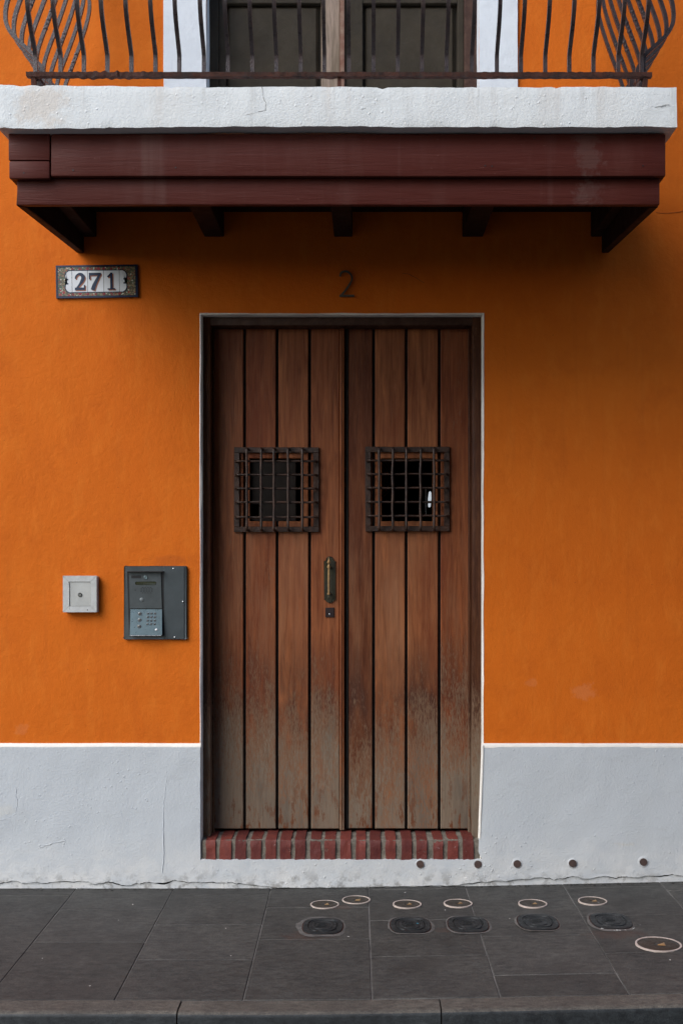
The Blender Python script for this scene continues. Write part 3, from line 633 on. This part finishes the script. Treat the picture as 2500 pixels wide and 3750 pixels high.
# balcony door and its white surround
for n_, (xa, xb) in enumerate(((X(600), UX0), (UX1, X(1893)))):
    bm = rough_box(xa, xb, -.016, .13, SZ1-.06, 5.9, .04, .002, 5, 4+n_, .001); obj('balcony_door_surround', bm, MTRIM, house, 50)
bd = thing('balcony_door', ((UX0+UX1)/2, .1, SZ1), 'dark panelled double door with a worn middle post, behind the railing', 'door')
yd = .105
def ub(name, x0, x1, y0, y1, z0, z1, m, parent=bd, bv=.003): return obj(name, BX(X(x0, y0), X(x1, y0), y0, y1, z0, z1), m, parent, bevel=bv)
z0, zr, z2 = SZ1-.05, Z(4, yd), 5.75
ub('jamb', 765, 800, yd, .2, z0, z2, MUPD); ub('jamb', 1699, 1750, yd, .2, z0, z2, MFRAME)
for xa, xb, st in ((801, 1244, ((801, 826), (1176, 1244))), (1262, 1698, ((1262, 1328), (1674, 1698)))):
    lf = ub('door_leaf', xa, xb, yd+.05, .19, z0, z2, MUPD)
    for k, (p, q) in enumerate(st): ub('stile', p, q, yd+.015, yd+.049, z0, z2, MUPW if (xa < 1000 and k == 1) else MUPD, lf)
    i0, i1 = st[0][1], st[1][0]
    ub('panel', i0+8, i1-12, yd+.032, yd+.049, z0+.1, Z(14, yd), MUPD, lf, .010); ub('rail', i0+.4, i1-.4, yd+.017, yd+.0485, Z(6, yd), Z(6, yd)+.11, MUPD, lf)
    ub('panel', i0+8, i1-12, yd+.032, yd+.049, Z(6, yd)+.125, z2-.15, MUPD, lf, .010)
ub('middle_post', 1244.5, 1261.5, yd, .16, z0, z2, m_iron('worn_red_wood', (.16, .07, .045), (.25, .17, .12), .6, 0, .6))
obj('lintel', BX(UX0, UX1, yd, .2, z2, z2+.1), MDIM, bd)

# ================================================================== THINGS ON THE WALL
# number tiles
pz0, pz1 = Z(1092), Z(977); tb = [213, 268, 325, 384, 441, 502]
pq = thing('house_number_plaque', (X(213), 0, pz0), 'glazed tile plaque reading 271 in navy digits with ornate border', 'house number')
rot = Matrix.Translation((X(213), 0, pz0)) @ Matrix.Rotation(R(-.85), 4, 'Y') @ Matrix.Translation((-X(213), 0, -pz0))
def turned(o):                                     # the plaque hangs a touch askew
    o.matrix_local = Matrix.Translation(-WO[pq.name]) @ rot @ Matrix.Translation(WO[o.name]) if o.parent == pq else o.matrix_local
    return o
bm = NB(); g = .010
for b in ((X(213)-.005, X(502)+.008, -.013, -.001, pz0-.003, pz0+.006), (X(213)-.005, X(502)+.008, -.013, -.001, pz1-.006, pz1+.003), (X(213)-.005, X(213)+.004, -.013, -.001, pz0+.006, pz1-.006), (X(502)-.004, X(502)+.008, -.013, -.001, pz0+.006, pz1-.006)): box(bm, *b)
turned(obj('plaque_frame', bm, MNAVY, pq))
H = pz1-pz0; cz = (pz0+pz1)/2; iw = H*.335
tiles = []
for i in range(5):
    x0, x1 = X(tb[i])+.0009, X(tb[i+1])-.0009
    ti = turned(obj('tile', BX(x0, x1, -.0115-.0006*(i % 2), -.0005, pz0+.0062, pz1-.0062), MMOS, pq, bevel=.0008)); tiles.append((ti, x0, x1))
def tchild(name, bm, m, i):                        # glazed print on a tile
    o = obj(name, bm, m, tiles[i][0]); return o
yt = -.0131
def field(o, yy, m, name):
    for i, (ti, x0, x1) in enumerate(tiles):
        if 0 < i < 4: tchild(name, BX(x0, x1, yy, -.0118, cz-iw-o, cz+iw+o), m, i); continue
        s = 1 if i == 0 else -1; xe = x1 if i == 0 else x0; wd = abs(x1-x0)*.42
        pr = [(0, -1), (.45, -1), (.8, -.86), (1, -.6), (.97, -.32), (.72, -.2), (.82, 0), (.72, .2), (.97, .32), (1, .6), (.8, .86), (.45, 1), (0, 1)]
        tchild(name, prism(NB(), [(xe-s*(a*(wd+o*1.2)), cz+b*(iw+o)) for a, b in pr], yy, -.0118), m, i)
field(.004, yt+.0004, MNAVY, 'field_outline'); field(0, yt, MTILE, 'white_field')
for i, s in ((0, 1), (4, -1)):
    xe = tiles[i][2] if i == 0 else tiles[i][1]; wd = abs(tiles[i][2]-tiles[i][1])*.42
    for q in (-.2, .2): tchild('scroll_dot', cyl(NB(), (xe-s*wd*.68, yt-.0003, cz+iw*q), .0036, (0, -1, 0), .0003, 14), MNAVY, i)
def ribbon(bm, pts, ws, y, ox=0, oz=0):
    P = smooth_path([(a, 0, b) for a, b in pts], 6); n = len(P)-1; L = []
    for k, p in enumerate(P):
        d = (P[min(k+1, n)]-P[max(k-1, 0)]).normalized(); t = k/n*(len(ws)-1); i = min(int(t), len(ws)-2); w_ = ws[i]+(ws[i+1]-ws[i])*(t-i)
        nn = Vector((-d.z, 0, d.x)); L.append((p+nn*w_, p-nn*w_))
    a = [[bm.verts.new((q.x+ox, yy, q.z+oz)) for q in l] for l in L for yy in (y,)]
    for l0, l1 in zip(a, a[1:]): bm.faces.new((l0[0], l1[0], l1[1], l0[1]))
dh = iw*1.62; dz0 = cz-iw*.82
def digit(ch, cx, w_, i):
    for k, (m, off, yy, nm) in enumerate(((MORG, .0045, yt-.0006, 'digit_shadow'), (MNAVY, 0, yt-.0014, 'digit'))):
        bm = NB(); x = lambda a: cx+(a-.5)*w_; z = lambda b: dz0+b*dh; e = .0002
        if ch == '2':
            ribbon(bm, [(x(.12), z(.66)), (x(.16), z(.80)), (x(.36), z(.93)), (x(.62), z(.92)), (x(.80), z(.76)), (x(.72), z(.56)), (x(.45), z(.30)), (x(.12), z(.05))], [.003, .0036, .0040, .0070, .0088, .0078, .0046, .0024], yy, off, -off)
            box(bm, x(.05)+off, x(.93)+off, yy-e, yy-e+.0001, z(0)-off, z(.15)-off); box(bm, x(.86)+off, x(.97)+off, yy-e*2, yy-e*2+.0001, z(.02)-off, z(.30)-off)
        elif ch == '7':
            box(bm, x(.04)+off, x(.96)+off, yy-e, yy-e+.0001, z(.84)-off, z(1.0)-off); box(bm, x(.02)+off, x(.13)+off, yy-e*2, yy-e*2+.0001, z(.62)-off, z(.99)-off)
            ribbon(bm, [(x(.88), z(.92)), (x(.66), z(.62)), (x(.46), z(.32)), (x(.30), z(.0))], [.004, .0068, .0086, .0095], yy, off, -off)
        else:
            box(bm, x(.42)+off, x(.70)+off, yy-e, yy-e+.0001, z(.05)-off, z(1.0)-off); box(bm, x(.12)+off, x(.98)+off, yy-e*2, yy-e*2+.0001, z(0)-off, z(.08)-off)
            ribbon(bm, [(x(.12), z(.74)), (x(.30), z(.82)), (x(.55), z(.96))], [.004, .0045, .004], yy, off, -off)
        tchild(nm, bm, m, i)
for ch, a, b, i in (('2', 277, 318, 1), ('7', 330, 377, 2), ('1', 395, 427, 3)): digit(ch, X((a+b)/2-1), X(b)-X(a), i)
# border flowers
bmf = {0: NB(), 1: NB(), 2: NB(), 3: NB(), 4: NB()}
for row in (pz0+.0145, pz1-.0145):
    for i in (1, 2, 3):
        for fx in (0.02, .5, .98):
            x = tiles[i][1]+(tiles[i][2]-tiles[i][1])*fx; bm = bmf[i]
            for q in range(5): cyl(bm, (x+.0032*math.cos(q*1.2566), -.0117-.0006*(i % 2), row+.0032*math.sin(q*1.2566)), .0022, (0, -1, 0), .0005+.0001*q, 8)
for i in (1, 2, 3): tchild('border_flower', bmf[i], m_flat('crimson_glaze', (.26, .025, .03), .25), i)

# the small metal figure over the door
a0, a1, c0, c1 = X(1241), X(1297), Z(1090), Z(996)
w_ = a1-a0; hh = c1-c0
bm = NB(); p = [(a0+w_*u, -.012, c0+hh*v) for u, v in ((.08, .80), (.12, .93), (.33, 1.0), (.60, .97), (.80, .84), (.84, .68), (.70, .50), (.42, .26), (.12, .05))]
bar(bm, smooth_path(p, 5), .0043, True, up=(0, 1, 0)); bar(bm, [(a0+w_*.03, -.0125, c0+.0055), (a1, -.0125, c0+.0058)], .0045, True)
tag(obj('house_figure', bm, MDIG), 'dark metal figure 2 on the wall above the door', 'house number')

# key switch box
kb = thing('key_switch_box', (X(295), 0, Z(2243)), 'small white metal box with keyhole, left of the intercom', 'switch box')
kx0, kx1, kz0, kz1 = X(233, -.03), X(355, -.03), Z(2241, -.03), Z(2109, -.03); yk = -.034; fwk = .026
obj('back_box', BX(kx0+.003, kx1+.003, yk+.006, -.0005, kz0-.002, kz1-.002), MALU, kb, bevel=.002)
for pts in ([(kx0, kz0), (kx1, kz0), (kx1-fwk, kz0+fwk), (kx0+fwk, kz0+fwk)], [(kx0, kz1), (kx0+fwk, kz1-fwk), (kx1-fwk, kz1-fwk), (kx1, kz1)],
            [(kx0, kz0), (kx0+fwk, kz0+fwk), (kx0+fwk, kz1-fwk), (kx0, kz1)], [(kx1, kz0), (kx1, kz1), (kx1-fwk, kz1-fwk), (kx1-fwk, kz0+fwk)]):
    c = (sum(q[0] for q in pts)/4, sum(q[1] for q in pts)/4); pts = [(q[0]+(c[0]-q[0])*.006, q[1]+(c[1]-q[1])*.006) for q in pts]
    obj('frame_piece', prism(NB(), pts, yk-.003, yk+.0055), MALU, kb, bevel=.0008)
obj('lid', BX(kx0+fwk+.0015, kx1-fwk-.0015, yk+.0005, yk+.005, kz0+fwk+.0015, kz1-fwk-.0015), m_flat('pale_grey_lid', (.46, .47, .45), .45, .1, var=.1), kb, bevel=.0008)
obj('hinge', bar(NB(), [(kx0+fwk+.002, yk-.002, kz0+fwk*.5), (kx0+fwk+.001, yk-.002, kz1-fwk-.008)], .0022), MALU, kb)
kc = Vector((X(294.5, -.03), yk+.0005, Z(2178, -.03)))
obj('lock_ring', lathe(NB(), kc, (0, -1, 0), [(0, .0095), (.003, .0095), (.004, .0085), (.0035, .006)], 20), MDARK, kb)
obj('lock_core', lathe(NB(), kc+Vector((0, -.0033, 0)), (0, -1, 0), [(0, .006), (.0012, .0058)], 16), MCHROME, kb)
obj('key_slot', BX(kc.x-.0012, kc.x+.0012, yk-.0050, yk-.004, kc.z-.0035, kc.z+.0035), MDARK, kb)
obj('screw', cyl(NB(), (X(322, -.03), yk-.003, Z(2233, -.03)), .0035, (0, -1, 0), .002, 10, .002), MCHROME, kb)

# intercom panel
def ix(u): return X(440+u*.1658, -.015)
def iz(v): return Z(2060+v*.1658, -.015)
ic = thing('intercom_panel', (ix(780), 0, iz(1700)), 'grey steel entry phone panel with keypad, between switch box and door', 'intercom')
def rrect(x0, x1, z0, z1, r, n=5):
    out = []
    for cx, cz_, a in ((x1-r, z1-r, 0), (x0+r, z1-r, 90), (x0+r, z0+r, 180), (x1-r, z0+r, 270)):
        out += [(cx+r*math.cos(R(a+90*k/n)), cz_+r*math.sin(R(a+90*k/n))) for k in range(n+1)]
    return out
yi = -.014
obj('wall_plate', prism(NB(), rrect(ix(90), ix(1470), iz(1695), iz(78), .006), yi, -.0005), MGREY, ic, bevel=.0012)
obj('side_cover', BX(ix(962), ix(1418), yi-.004, yi-.0005, iz(1690), iz(84)), m_flat('blue_grey_cover', (.062, .076, .082), .45, .35, var=.12), ic, bevel=.0008)
for u, v in ((1183, 138), (1393, 866), (1212, 1652)): obj('screw', lathe(NB(), (ix(u), yi-.004, iz(v)), (0, -1, 0), [(0, .0042), (.0015, .004), (.0028, .0022), (.003, .0008)], 12), MCHROME, ic)
obj('bezel', prism(NB(), [(ix(205), iz(1620)), (ix(982), iz(1620)), (ix(966), iz(190)), (ix(158), iz(205))], yi-.0045, yi-.0003), MDARK, ic)
obj('hood', BX(ix(175), ix(966), yi-.030, yi-.003, iz(212), iz(190)), MDARK, ic, bevel=.001)
yu = yi-.010
up_ = obj('upper_panel', prism(NB(), [(ix(230), iz(1008)), (ix(928), iz(1008)), (ix(905), iz(220)), (ix(214), iz(220))], yu, yi-.004), MGREY, ic, bevel=.0008)
def on(u, v, w2, h2, m, nm, d=.0012, par=up_, y=yu): return obj(nm, BX(ix(u-w2), ix(u+w2), y-d, y-.0001, iz(v+h2), iz(v-h2)), m, par)
on(368, 315, 108, 30, MDARK, 'name_slot')
obj('display', prism(NB(), rrect(ix(345), ix(808), iz(492), iz(420), (iz(420)-iz(492))*.48), yu-.0012, yu-.0001), MLCD, up_, bevel=.0004)
obj('panel_lock', lathe(NB(), (ix(575), yu, iz(328)), (0, -1, 0), [(0, .0088), (.003, .0088), (.0035, .0075), (.0028, .005), (.003, .004)], 20), MGREY2, up_)
obj('microphone_hole', cyl(NB(), (ix(346), yu-.0001, iz(610)), .0025, (0, -1, 0), .0006, 12), MDARK, up_)
obj('camera_button', lathe(NB(), (ix(490), yu, iz(820)), (0, -1, 0), [(0, .0098), (.0015, .0096), (.0022, .008)], 22), m_flat('pale_grey_disc', (.14, .16, .165), .4, .3), up_)
slot0 = None
for r_ in range(5):
    for c_ in range(4 if r_ in (0, 4) else 5):
        u = (510 if r_ in (0, 4) else 480)+c_*58.5; v = 548+r_*30.5
        if not slot0: slot0 = on(u, v, 17, 6, MDARK, 'speaker_slot', .0006)
        else: dup(slot0, up_, (ix(u)-ix(510), 0, iz(v)-iz(548)))
# sloped keypad panel: hangs forward at the foot
zt_, zb_ = iz(1030), iz(1600); yt_, yb_ = yu-.001, yu-.020
lp = NB(); loft(lp, [[(ix(240), yt_, zt_), (ix(938), yt_, zt_), (ix(950), yb_, zb_), (ix(240), yb_, zb_)], [(ix(240), yi-.004, zt_), (ix(938), yi-.004, zt_), (ix(950), yi-.004, zb_), (ix(240), yi-.004, zb_)]])
lp = obj('keypad_panel', lp, MGREY2, ic, bevel=.0008)
nrm = Vector((0, -(zt_-zb_), -(yt_-yb_))).normalized()
if nrm.y > 0: nrm = -nrm
def kp(u, v):
    z = iz(v); return Vector((ix(u), yt_+(yb_-yt_)*(zt_-z)/(zt_-zb_), z))
DG = None
def glyph(txt, c, size, m, par):
    cu = bpy.data.curves.new('glyph', 'FONT'); cu.body = txt; cu.size = size; cu.align_x = 'CENTER'; cu.align_y = 'CENTER'; cu.extrude = .0001
    o = bpy.data.objects.new('glyph', cu); COL.objects.link(o); dg = bpy.context.evaluated_depsgraph_get(); me = bpy.data.meshes.new_from_object(o.evaluated_get(dg)); bpy.data.objects.remove(o)
    bm = NB(); bm.from_mesh(me); zax = nrm; xax = Vector((1, 0, 0)); yax = zax.cross(xax); mt = Matrix((xax, yax, zax)).transposed().to_4x4(); mt.translation = c
    bm.transform(mt); return obj('key_mark', bm, m, par)
for k, (v, tx) in enumerate(((1130, 'A'), (1268, 'Z'), (1408, 'CALL'))):
    c = kp(452-k*3, v); b = obj('round_key', lathe(NB(), c, nrm, [(0, .0095), (.0008, .0095), (.001, .0082), (.003, .0078), (.0036, .006)], 22), MCHROME, lp)
    glyph(tx, c+nrm*.0038, .012 if k < 2 else .0045, MDARK, b)
for r_ in range(4):
    for c_ in range(3):
        c = kp(630+c_*78-r_*1.5, 1122+r_*77); bm = NB(); s_ = .0045; t_ = (zt_-zb_, 0)
        zax = nrm; xax = Vector((1, 0, 0)); yax = zax.cross(xax)
        loft(bm, [[c+xax*a*s_*q+yax*b_*s_*q+zax*h_ for a, b_ in ((-1, -1), (1, -1), (1, 1), (-1, 1))] for q, h_ in ((1.1, 0), (1.05, .002), (.85, .003))])
        b = obj('square_key', bm, MCHROME, lp); glyph('123456789*0#'[r_*3+c_], c+nrm*.0032, .0075, MDARK, b)
obj('card_light', lathe(NB(), kp(822, 1477), nrm, [(0, .0058), (.0015, .0055), (.003, .0035), (.0036, .001)], 14), m_flat('white_plastic', (.8, .8, .8), .2), lp)
for k in range(6): obj('hinge_knuckle', bar(NB(), [(ix(243+k*117), yb_-.001, zb_-.0012), (ix(352+k*117), yb_-.001, zb_-.0012)], .0012), MCHROME, ic)

# ================================================================== PAVEMENT, KERB, ROAD
def tt(px, py): return -ground(px, py)[1]
KI = tt(1340, 3661); KO = tt(1340, 3706)
cx0 = X(283); cw = (X(2057)-X(283))/5; SK = .0076
rows = {-1: [(130, 3280), (60, 3600)], 0: [(430, 3331), (380, 3451)], 1: [(760, 3278), (740, 3387), (720, 3516)], 2: [(1150, 3324), (1130, 3441)], 3: [(1520, 3257), (1530, 3368), (1560, 3501)],
        4: [(1900, 3427), (1930, 3570)], 5: [(2250, 3248), (2280, 3353), (2340, 3489)], 6: [(2480, 3262), (2480, 3430)]}
pave = bpy.data.objects.new('pavement', None)
bm = NB(); xb_ = lines(-6, 6, .15)
L = [[(x, y, gz(x, y)-.0022) for x in xb_] for y in (.0, -.3, -.7, -KI)]+[[(x, -KI, gz(x, -KI)-.1) for x in xb_]]
loft(bm, L, False, False, False); pave = obj('pavement', bm, MJOINT, None, kind='structure')
random.seed(5)
for c in range(-11, 14):
    if c in rows: ts = [tt(*q) for q in rows[c]]
    else:
        ts = [random.uniform(.05, .42)]
        while ts[-1] < KI-.35: ts.append(ts[-1]+.45)
    ts = [-.03]+ts+[KI]
    for a, b in zip(ts, ts[1:]):
        g_ = random.choice((.0012, .0018, .0028)); g2 = random.choice((.001, .0012, .0016))
        x = lambda i, t: cx0+cw*(c+i)+SK*t
        pts = [(x(0, a)+g2, -a-g_), (x(1, a)-g2, -a-g_), (x(1, b)-g2, -b+g_), (x(0, b)+g2, -b+g_)]
        up = random.uniform(-.001, .0018)
        bm = NB(); loft(bm, [[(p, q, gz(p, q)-.03) for p, q in pts], [(p, q, gz(p, q)+up) for p, q in pts]])
        obj('paving_slab', bm, MSLATE, pave, bevel=random.uniform(.0014, .0038))
kerb = obj('kerb', BX(-60, 60, -KO+.03, -KI-.02, -.4, -.09), MMORT, None, kind='structure')
kx = [X(666)*0+(666-PX)*(D-KI)/F+.0, (1608-PX)*(D-KI)/F]; kl = kx[1]-kx[0]
for k in range(-7, 8):
    x0, x1 = kx[0]+k*kl+.0025, kx[0]+(k+1)*kl-.0025; y0 = -KI-.002; y1 = -KO; r = .020
    pr = [(y0, -.13), (y0, 0)]+[(y1+r-r*math.sin(R(a)), -r+r*math.cos(R(a))) for a in (0, 18, 36, 54, 72, 90)]+[(y1-.004, -.16)]
    xs_ = lines(x0, x1, .1); bm = NB(); dzk = random.uniform(-.002, .002)
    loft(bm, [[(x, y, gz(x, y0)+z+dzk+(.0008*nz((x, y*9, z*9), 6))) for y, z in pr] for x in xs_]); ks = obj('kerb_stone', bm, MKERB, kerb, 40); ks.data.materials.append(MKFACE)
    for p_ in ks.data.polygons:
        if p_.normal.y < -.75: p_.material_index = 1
bm = NB(); xr = lines(-60, 60, 2); loft(bm, [[(x, -KO+.05, -.155) for x in xr], [(x, -6.7, -.155) for x in xr]], False, False, False); obj('road', bm, MASPH, None, kind='structure')
bm = NB(); loft(bm, [[(-200, -200, -.3), (200, -200, -.3), (200, 200, -.3), (-200, 200, -.3)], [(-200, -200, -.32), (200, -200, -.32), (200, 200, -.32), (-200, 200, -.32)]]); obj('ground', bm, MASPH, None, kind='structure')
obj('far_pavement', BX(-60, 60, -8.2, -6.6, -.25, -.01), MSLATE, None, kind='structure', bevel=.01)

# round lids in the pavement
lids = [(1188.5, 3314, 1, 'rust-tinged round steel lid, leftmost of the row by the wall'), (1304, 3297, 1, 'round steel lid tucked closest to the wall under the doorway'), (1490, 3313, 1, 'round steel lid with pale ring, third from the left'),
        (1676, 3310, 1, 'round steel lid with pale ring, fourth from the left'), (1949, 3311, 1, 'round steel lid with pale ring, fifth from the left'), (2168, 3301, 1, 'round steel lid with pale ring, rightmost of the row by the wall'), (2409, 3460, 1.42, 'large round steel lid alone near the kerb at the right')]
for i, (px, py, s, lab) in enumerate(lids):
    x, y = ground(px, py); z = gz(x, y); r = .064*s; t = thing('round_lid', (x, y, z), lab, 'lid', 'round utility lids in the pavement')
    ring = NB(); n = 40; L = []
    for rr, h in ((r*1.0, -.01), (r*1.0, .0042), (r*.915, .0044), (r*.91, -.004)):
        L.append([(x+math.cos(a)*rr*(1+.018*nz((math.cos(a), math.sin(a), i), 3) if rr > r*.95 else 1), y+math.sin(a)*rr*(1+.018*nz((math.cos(a), math.sin(a), i), 3) if rr > r*.95 else 1), z+h) for a in [k*6.28319/n for k in range(n)]])
    loft(ring, L, False, False); obj('sealant_ring', ring, MRING, t, 40)
    obj('disc', lathe(NB(), (x, y, z-.006), (0, 0, 1), [(0, r*.912), (.0075, r*.912), (.0085, r*.89), (.0085, r*.2), (.0065, r*.18)], 32), MCAP, t, 30)
    a = random.uniform(-.3, .4); mt = Matrix.Translation((x, y, z)) @ Matrix.Rotation(a, 4, 'Z')
    bm = NB(); q = r*.30; loft(bm, [[mt @ Vector(p) for p in ((-q*.2, -q*.5, .0027), (q, -q*.5, .0027), (q*.9, q*.9, .0027), (q*.35, q*.1, .0027))], [mt @ Vector(p) for p in ((-q*.1, -q*.35, .0048), (q*.85, -q*.35, .0048), (q*.8, q*.7, .0048), (q*.4, q*.1, .0048))]])
    obj('lift_key', bm, MBRASS, t)

# oval meter-box covers
def oval(hw_, hl, n=28):                            # straight sides, rounded ends
    out = []
    for k in range(n):
        a = 2*math.pi*k/n; c_, s_ = math.cos(a), math.sin(a)
        out.append((hw_*math.copysign(abs(c_)**.5, c_), hl*math.copysign(abs(s_)**.85, s_)))
    return out
mets = [(1182, 3394, 'dark oval meter cover in a wide grey cement patch, leftmost'), (1502, 3390, 'dark oval meter cover with a blue paint speck, second from the left'), (1713, 3387, 'dark oval meter cover, middle of the five'),
        (1968, 3379, 'dark oval meter cover, fourth from the left'), (2235, 3375, 'dark oval meter cover with white crumbled cement in front, rightmost')]
for i, (px, py, lab) in enumerate(mets):
    x, y = ground(px, py); z = gz(x, y); sh = .10*(i-1)*.5; t = thing('meter_cover', (x, y, z), lab, 'utility cover', 'oval meter covers in the pavement'); random.seed(60+i)
    tw = lambda p: (x+p[0]+sh*.12*p[1], y+p[1])
    hw_, hl = .088, .112
    bm = NB(); pts = [tw(p) for p in oval(hw_, hl)]; ou = []
    for k, p in enumerate(oval(hw_, hl)):
        a = math.atan2(p[1], p[0]); e = max(.004, (.020, .010, .008, .007, .013)[i]*(1+1.1*nz((math.cos(a), math.sin(a), i*3), 1.4)+.4*nz((math.cos(a), math.sin(a), i*3), 5))+(.010*max(0, -math.sin(a)-.2) if i == 4 else 0))
        q = Vector(p); q += q.normalized()*e; ou.append(tw(q))
    loft(bm, [[(*p, z+.0012) for p in ou], [(*p, z+.0026) for p in pts], [(*p, z-.004) for p in pts]], False, False); obj('cement_patch', bm, MPATCH, t, 60)
    obj('socket', slabp(NB(), [tw(p) for p in oval(hw_*1.0, hl*1.0)], z-.004, z+.0016), MRUST, t)
    bm = NB(); loft(bm, [[(*tw(p), z+h) for p in oval(hw_*q, hl*q)] for q, h in ((.95, -.004), (.95, .0045), (.925, .0062), (.74, .0066), (.725, .0030), (.655, .0030), (.64, .0074), (.60, .0074), (.59, .0056), (.46, .0056), (.45, .0076), (.41, .0076), (.40, .0058), (.1, .0058))]); obj('lid', bm, MCOVER, t, 30)
    bm = NB()
    for k in range(3): box(bm, x-.020, x+.012, y+.018-k*.014, y+.024-k*.014, z+.0057, z+.0086)
    box(bm, x-.026, x-.0202, y-.014, y+.026, z+.0057, z+.0083); box(bm, x+.0122, x+.017, y-.006, y+.010, z+.0057, z+.0083)
    obj('raised_lettering', bm, MCOVER, t)
    obj('lifting_hole', cyl(NB(), (x-.022, y-.075, z+.0064), .008, (0, 0, 1), .0004, 12), MDARK, t)
    if i == 1: obj('paint_speck', cyl(NB(), (x+.03, y+.01, z+.0066), .005, (0, 0, 1), .0006, 9), m_flat('blue_paint', (.05, .22, .30), .6), t)
    if i == 4:
        bm = NB()
        for k in range(11):
            u = random.uniform(-.07, .08); c = Vector((x+u, y-hl*1.09+6*(u-.01)**2+random.uniform(-.005, .004), z+.0022)); bmesh.ops.create_icosphere(bm, subdivisions=1, radius=random.choice((.0015, .002, .003, .0045)), matrix=Matrix.Translation(c) @ Matrix.Diagonal((1.6, 1.2, .5, 1)))
        obj('cement_crumbs', bm, m_flat('white_cement', (.42, .42, .40), .9), t, kind='stuff')

# ================================================================== ACROSS THE STREET (behind the camera, shades the low sky)
op_ = thing('opposite_house', (2, -8.2, 0), 'ochre house across the narrow street, behind the viewer', 'house')
bm = NB(); OX0, OX1, OY, OH = -3.0, 26., -8.2, 8.5
box(bm, OX0, OX1, OY-6, OY, -.2, OH); obj('wall', bm, MCREAM, op_)
obj('parapet', BX(OX0-.15, OX1+.15, OY-.1, OY+.18, OH-.02, OH+.3), MLIP, op_)
for k in range(8):
    xx = -1.5+k*3.4
    for z0_, z1_, nm in ((.1, 2.7, 'door'), (4.3, 6.9, 'window')):
        f = obj(nm, BX(xx, xx+1.2, OY+.002, OY+.05, z0_, z1_), MMAR, op_); obj('pane', BX(xx+.15, xx+1.05, OY+.051, OY+.056, z0_+1.1, z1_-.2), MGLASS, f)

# ================================================================== SMALL WEAR
def fissure(name, pix, y, w_, m, parent, plane='wall'):
    random.seed(len(pix)+int(pix[0][0])); P = [Vector((X(a, y), y, Z(b, y))) for a, b in pix]; Q = []
    for a, b in zip(P, P[1:]):
        n = max(2, int((b-a).length/.012))
        Q += [a.lerp(b, k/n)+Vector((random.uniform(-.0018, .0018), 0, random.uniform(-.0018, .0018))) for k in range(n)]
    Q.append(P[-1]); bm = NB(); bar(bm, Q, w_, n=5, jit=.45); return obj(name, bm, m, parent, 60)
slab_o = next(o for o in balc.children if o.name.startswith('slab')); wall_o = next(o for o in house.children if o.name.startswith('wall')); pl_o = next(o for o in house.children if o.name == 'plinth')
MCRK = m_flat('crack_grey', (.30, .30, .29), .9)
fissure('hairline_crack', [(960, 318), (964, 352), (974, 378), (972, 402), (925, 415), (893, 424)], -1.0615, .0010, MCRK, slab_o)
fissure('hairline_crack', [(1258, 378), (1282, 386), (1318, 402), (1338, 396)], -1.0625, .0009, MCRK, slab_o)
fissure('hairline_crack', [(2395, 392), (2420, 388), (2440, 381), (2452, 384)], -1.0625, .0009, MCRK, slab_o)
fissure('hairline_crack', [(1472, 1000), (1500, 1006), (1530, 1022), (1552, 1036)], -.0008, .0012, m_flat('orange_crack', (.12, .03, .008), .9), wall_o)
fissure('hairline_crack', [(2400, 778), (2440, 782), (2475, 776), (2500, 772)], -.0005, .0010, m_flat('orange_crack_fine', (.30, .07, .01), .9), wall_o)
fissure('trowel_ridge', [(612, 2795), (608, 2860), (598, 2960), (597, 3060), (600, 3130), (594, 3195)], -.0125, .0022, MPL, pl_o)
fissure('trowel_ridge', [(58, 2880), (64, 2940), (58, 2980), (36, 2994), (0, 3002)], -.0125, .0020, MPL, pl_o)
fissure('hairline_crack', [(145, 3104), (185, 3090), (240, 3078)], -.0138, .0010, MPL, pl_o)
fb = next(o for o in balc.children if o.name == 'fascia_board'); eb = [o for o in balc.children if o.name.startswith('fascia_end_block')]
for a, b in ((269, 624), (644, 614), (713, 496), (1775, 607), (1800, 609), (1955, 506), (2352, 607)):
    obj('nail_hole', cyl(NB(), (X(a, Y2), Y2-.0016, Z(b, Y2)), .0032, (0, -1, 0), .0005, 9), MDARK, fb)
obj('nail_hole', cyl(NB(), (X(89, Y2), Y2-.0036, Z(634, Y2)), .0032, (0, -1, 0), .0005, 9), MDARK, eb[1])
random.seed(99); bm = NB(); bm2 = NB()
for k in range(420):
    x = random.uniform(-1.9, 1.9); t_ = abs(random.gauss(0, .012))+.012; r = random.uniform(.0012, .0042)
    bmesh.ops.create_icosphere(bm, subdivisions=1, radius=r, matrix=Matrix.Translation((x, -t_-.006, gz(x, -t_)+r*.3)) @ Matrix.Diagonal((random.uniform(1, 2.2), 1, .7, 1)))
for k in range(20):
    x, t_ = random.uniform(-1.9, 1.9), random.uniform(.03, KI-.05); r = random.uniform(.0015, .0038)
    bmesh.ops.create_icosphere(bm2, subdivisions=1, radius=r, matrix=Matrix.Translation((x, -t_, gz(x, -t_)+r*.3+.001)) @ Matrix.Rotation(random.uniform(0, 3), 4, 'Z') @ Matrix.Diagonal((random.uniform(1, 2.6), 1, .5, 1)))
g1 = obj('grit', bm, m_flat('dark_grit', (.05, .047, .042), .95, var=.4, sc=60), None, kind='stuff'); g1['label'] = 'dark grit swept along the foot of the wall'
g2 = obj('litter_specks', bm2, m_flat('pale_specks', (.45, .43, .40), .9), None, kind='stuff'); g2['label'] = 'pale specks of litter scattered on the paving'
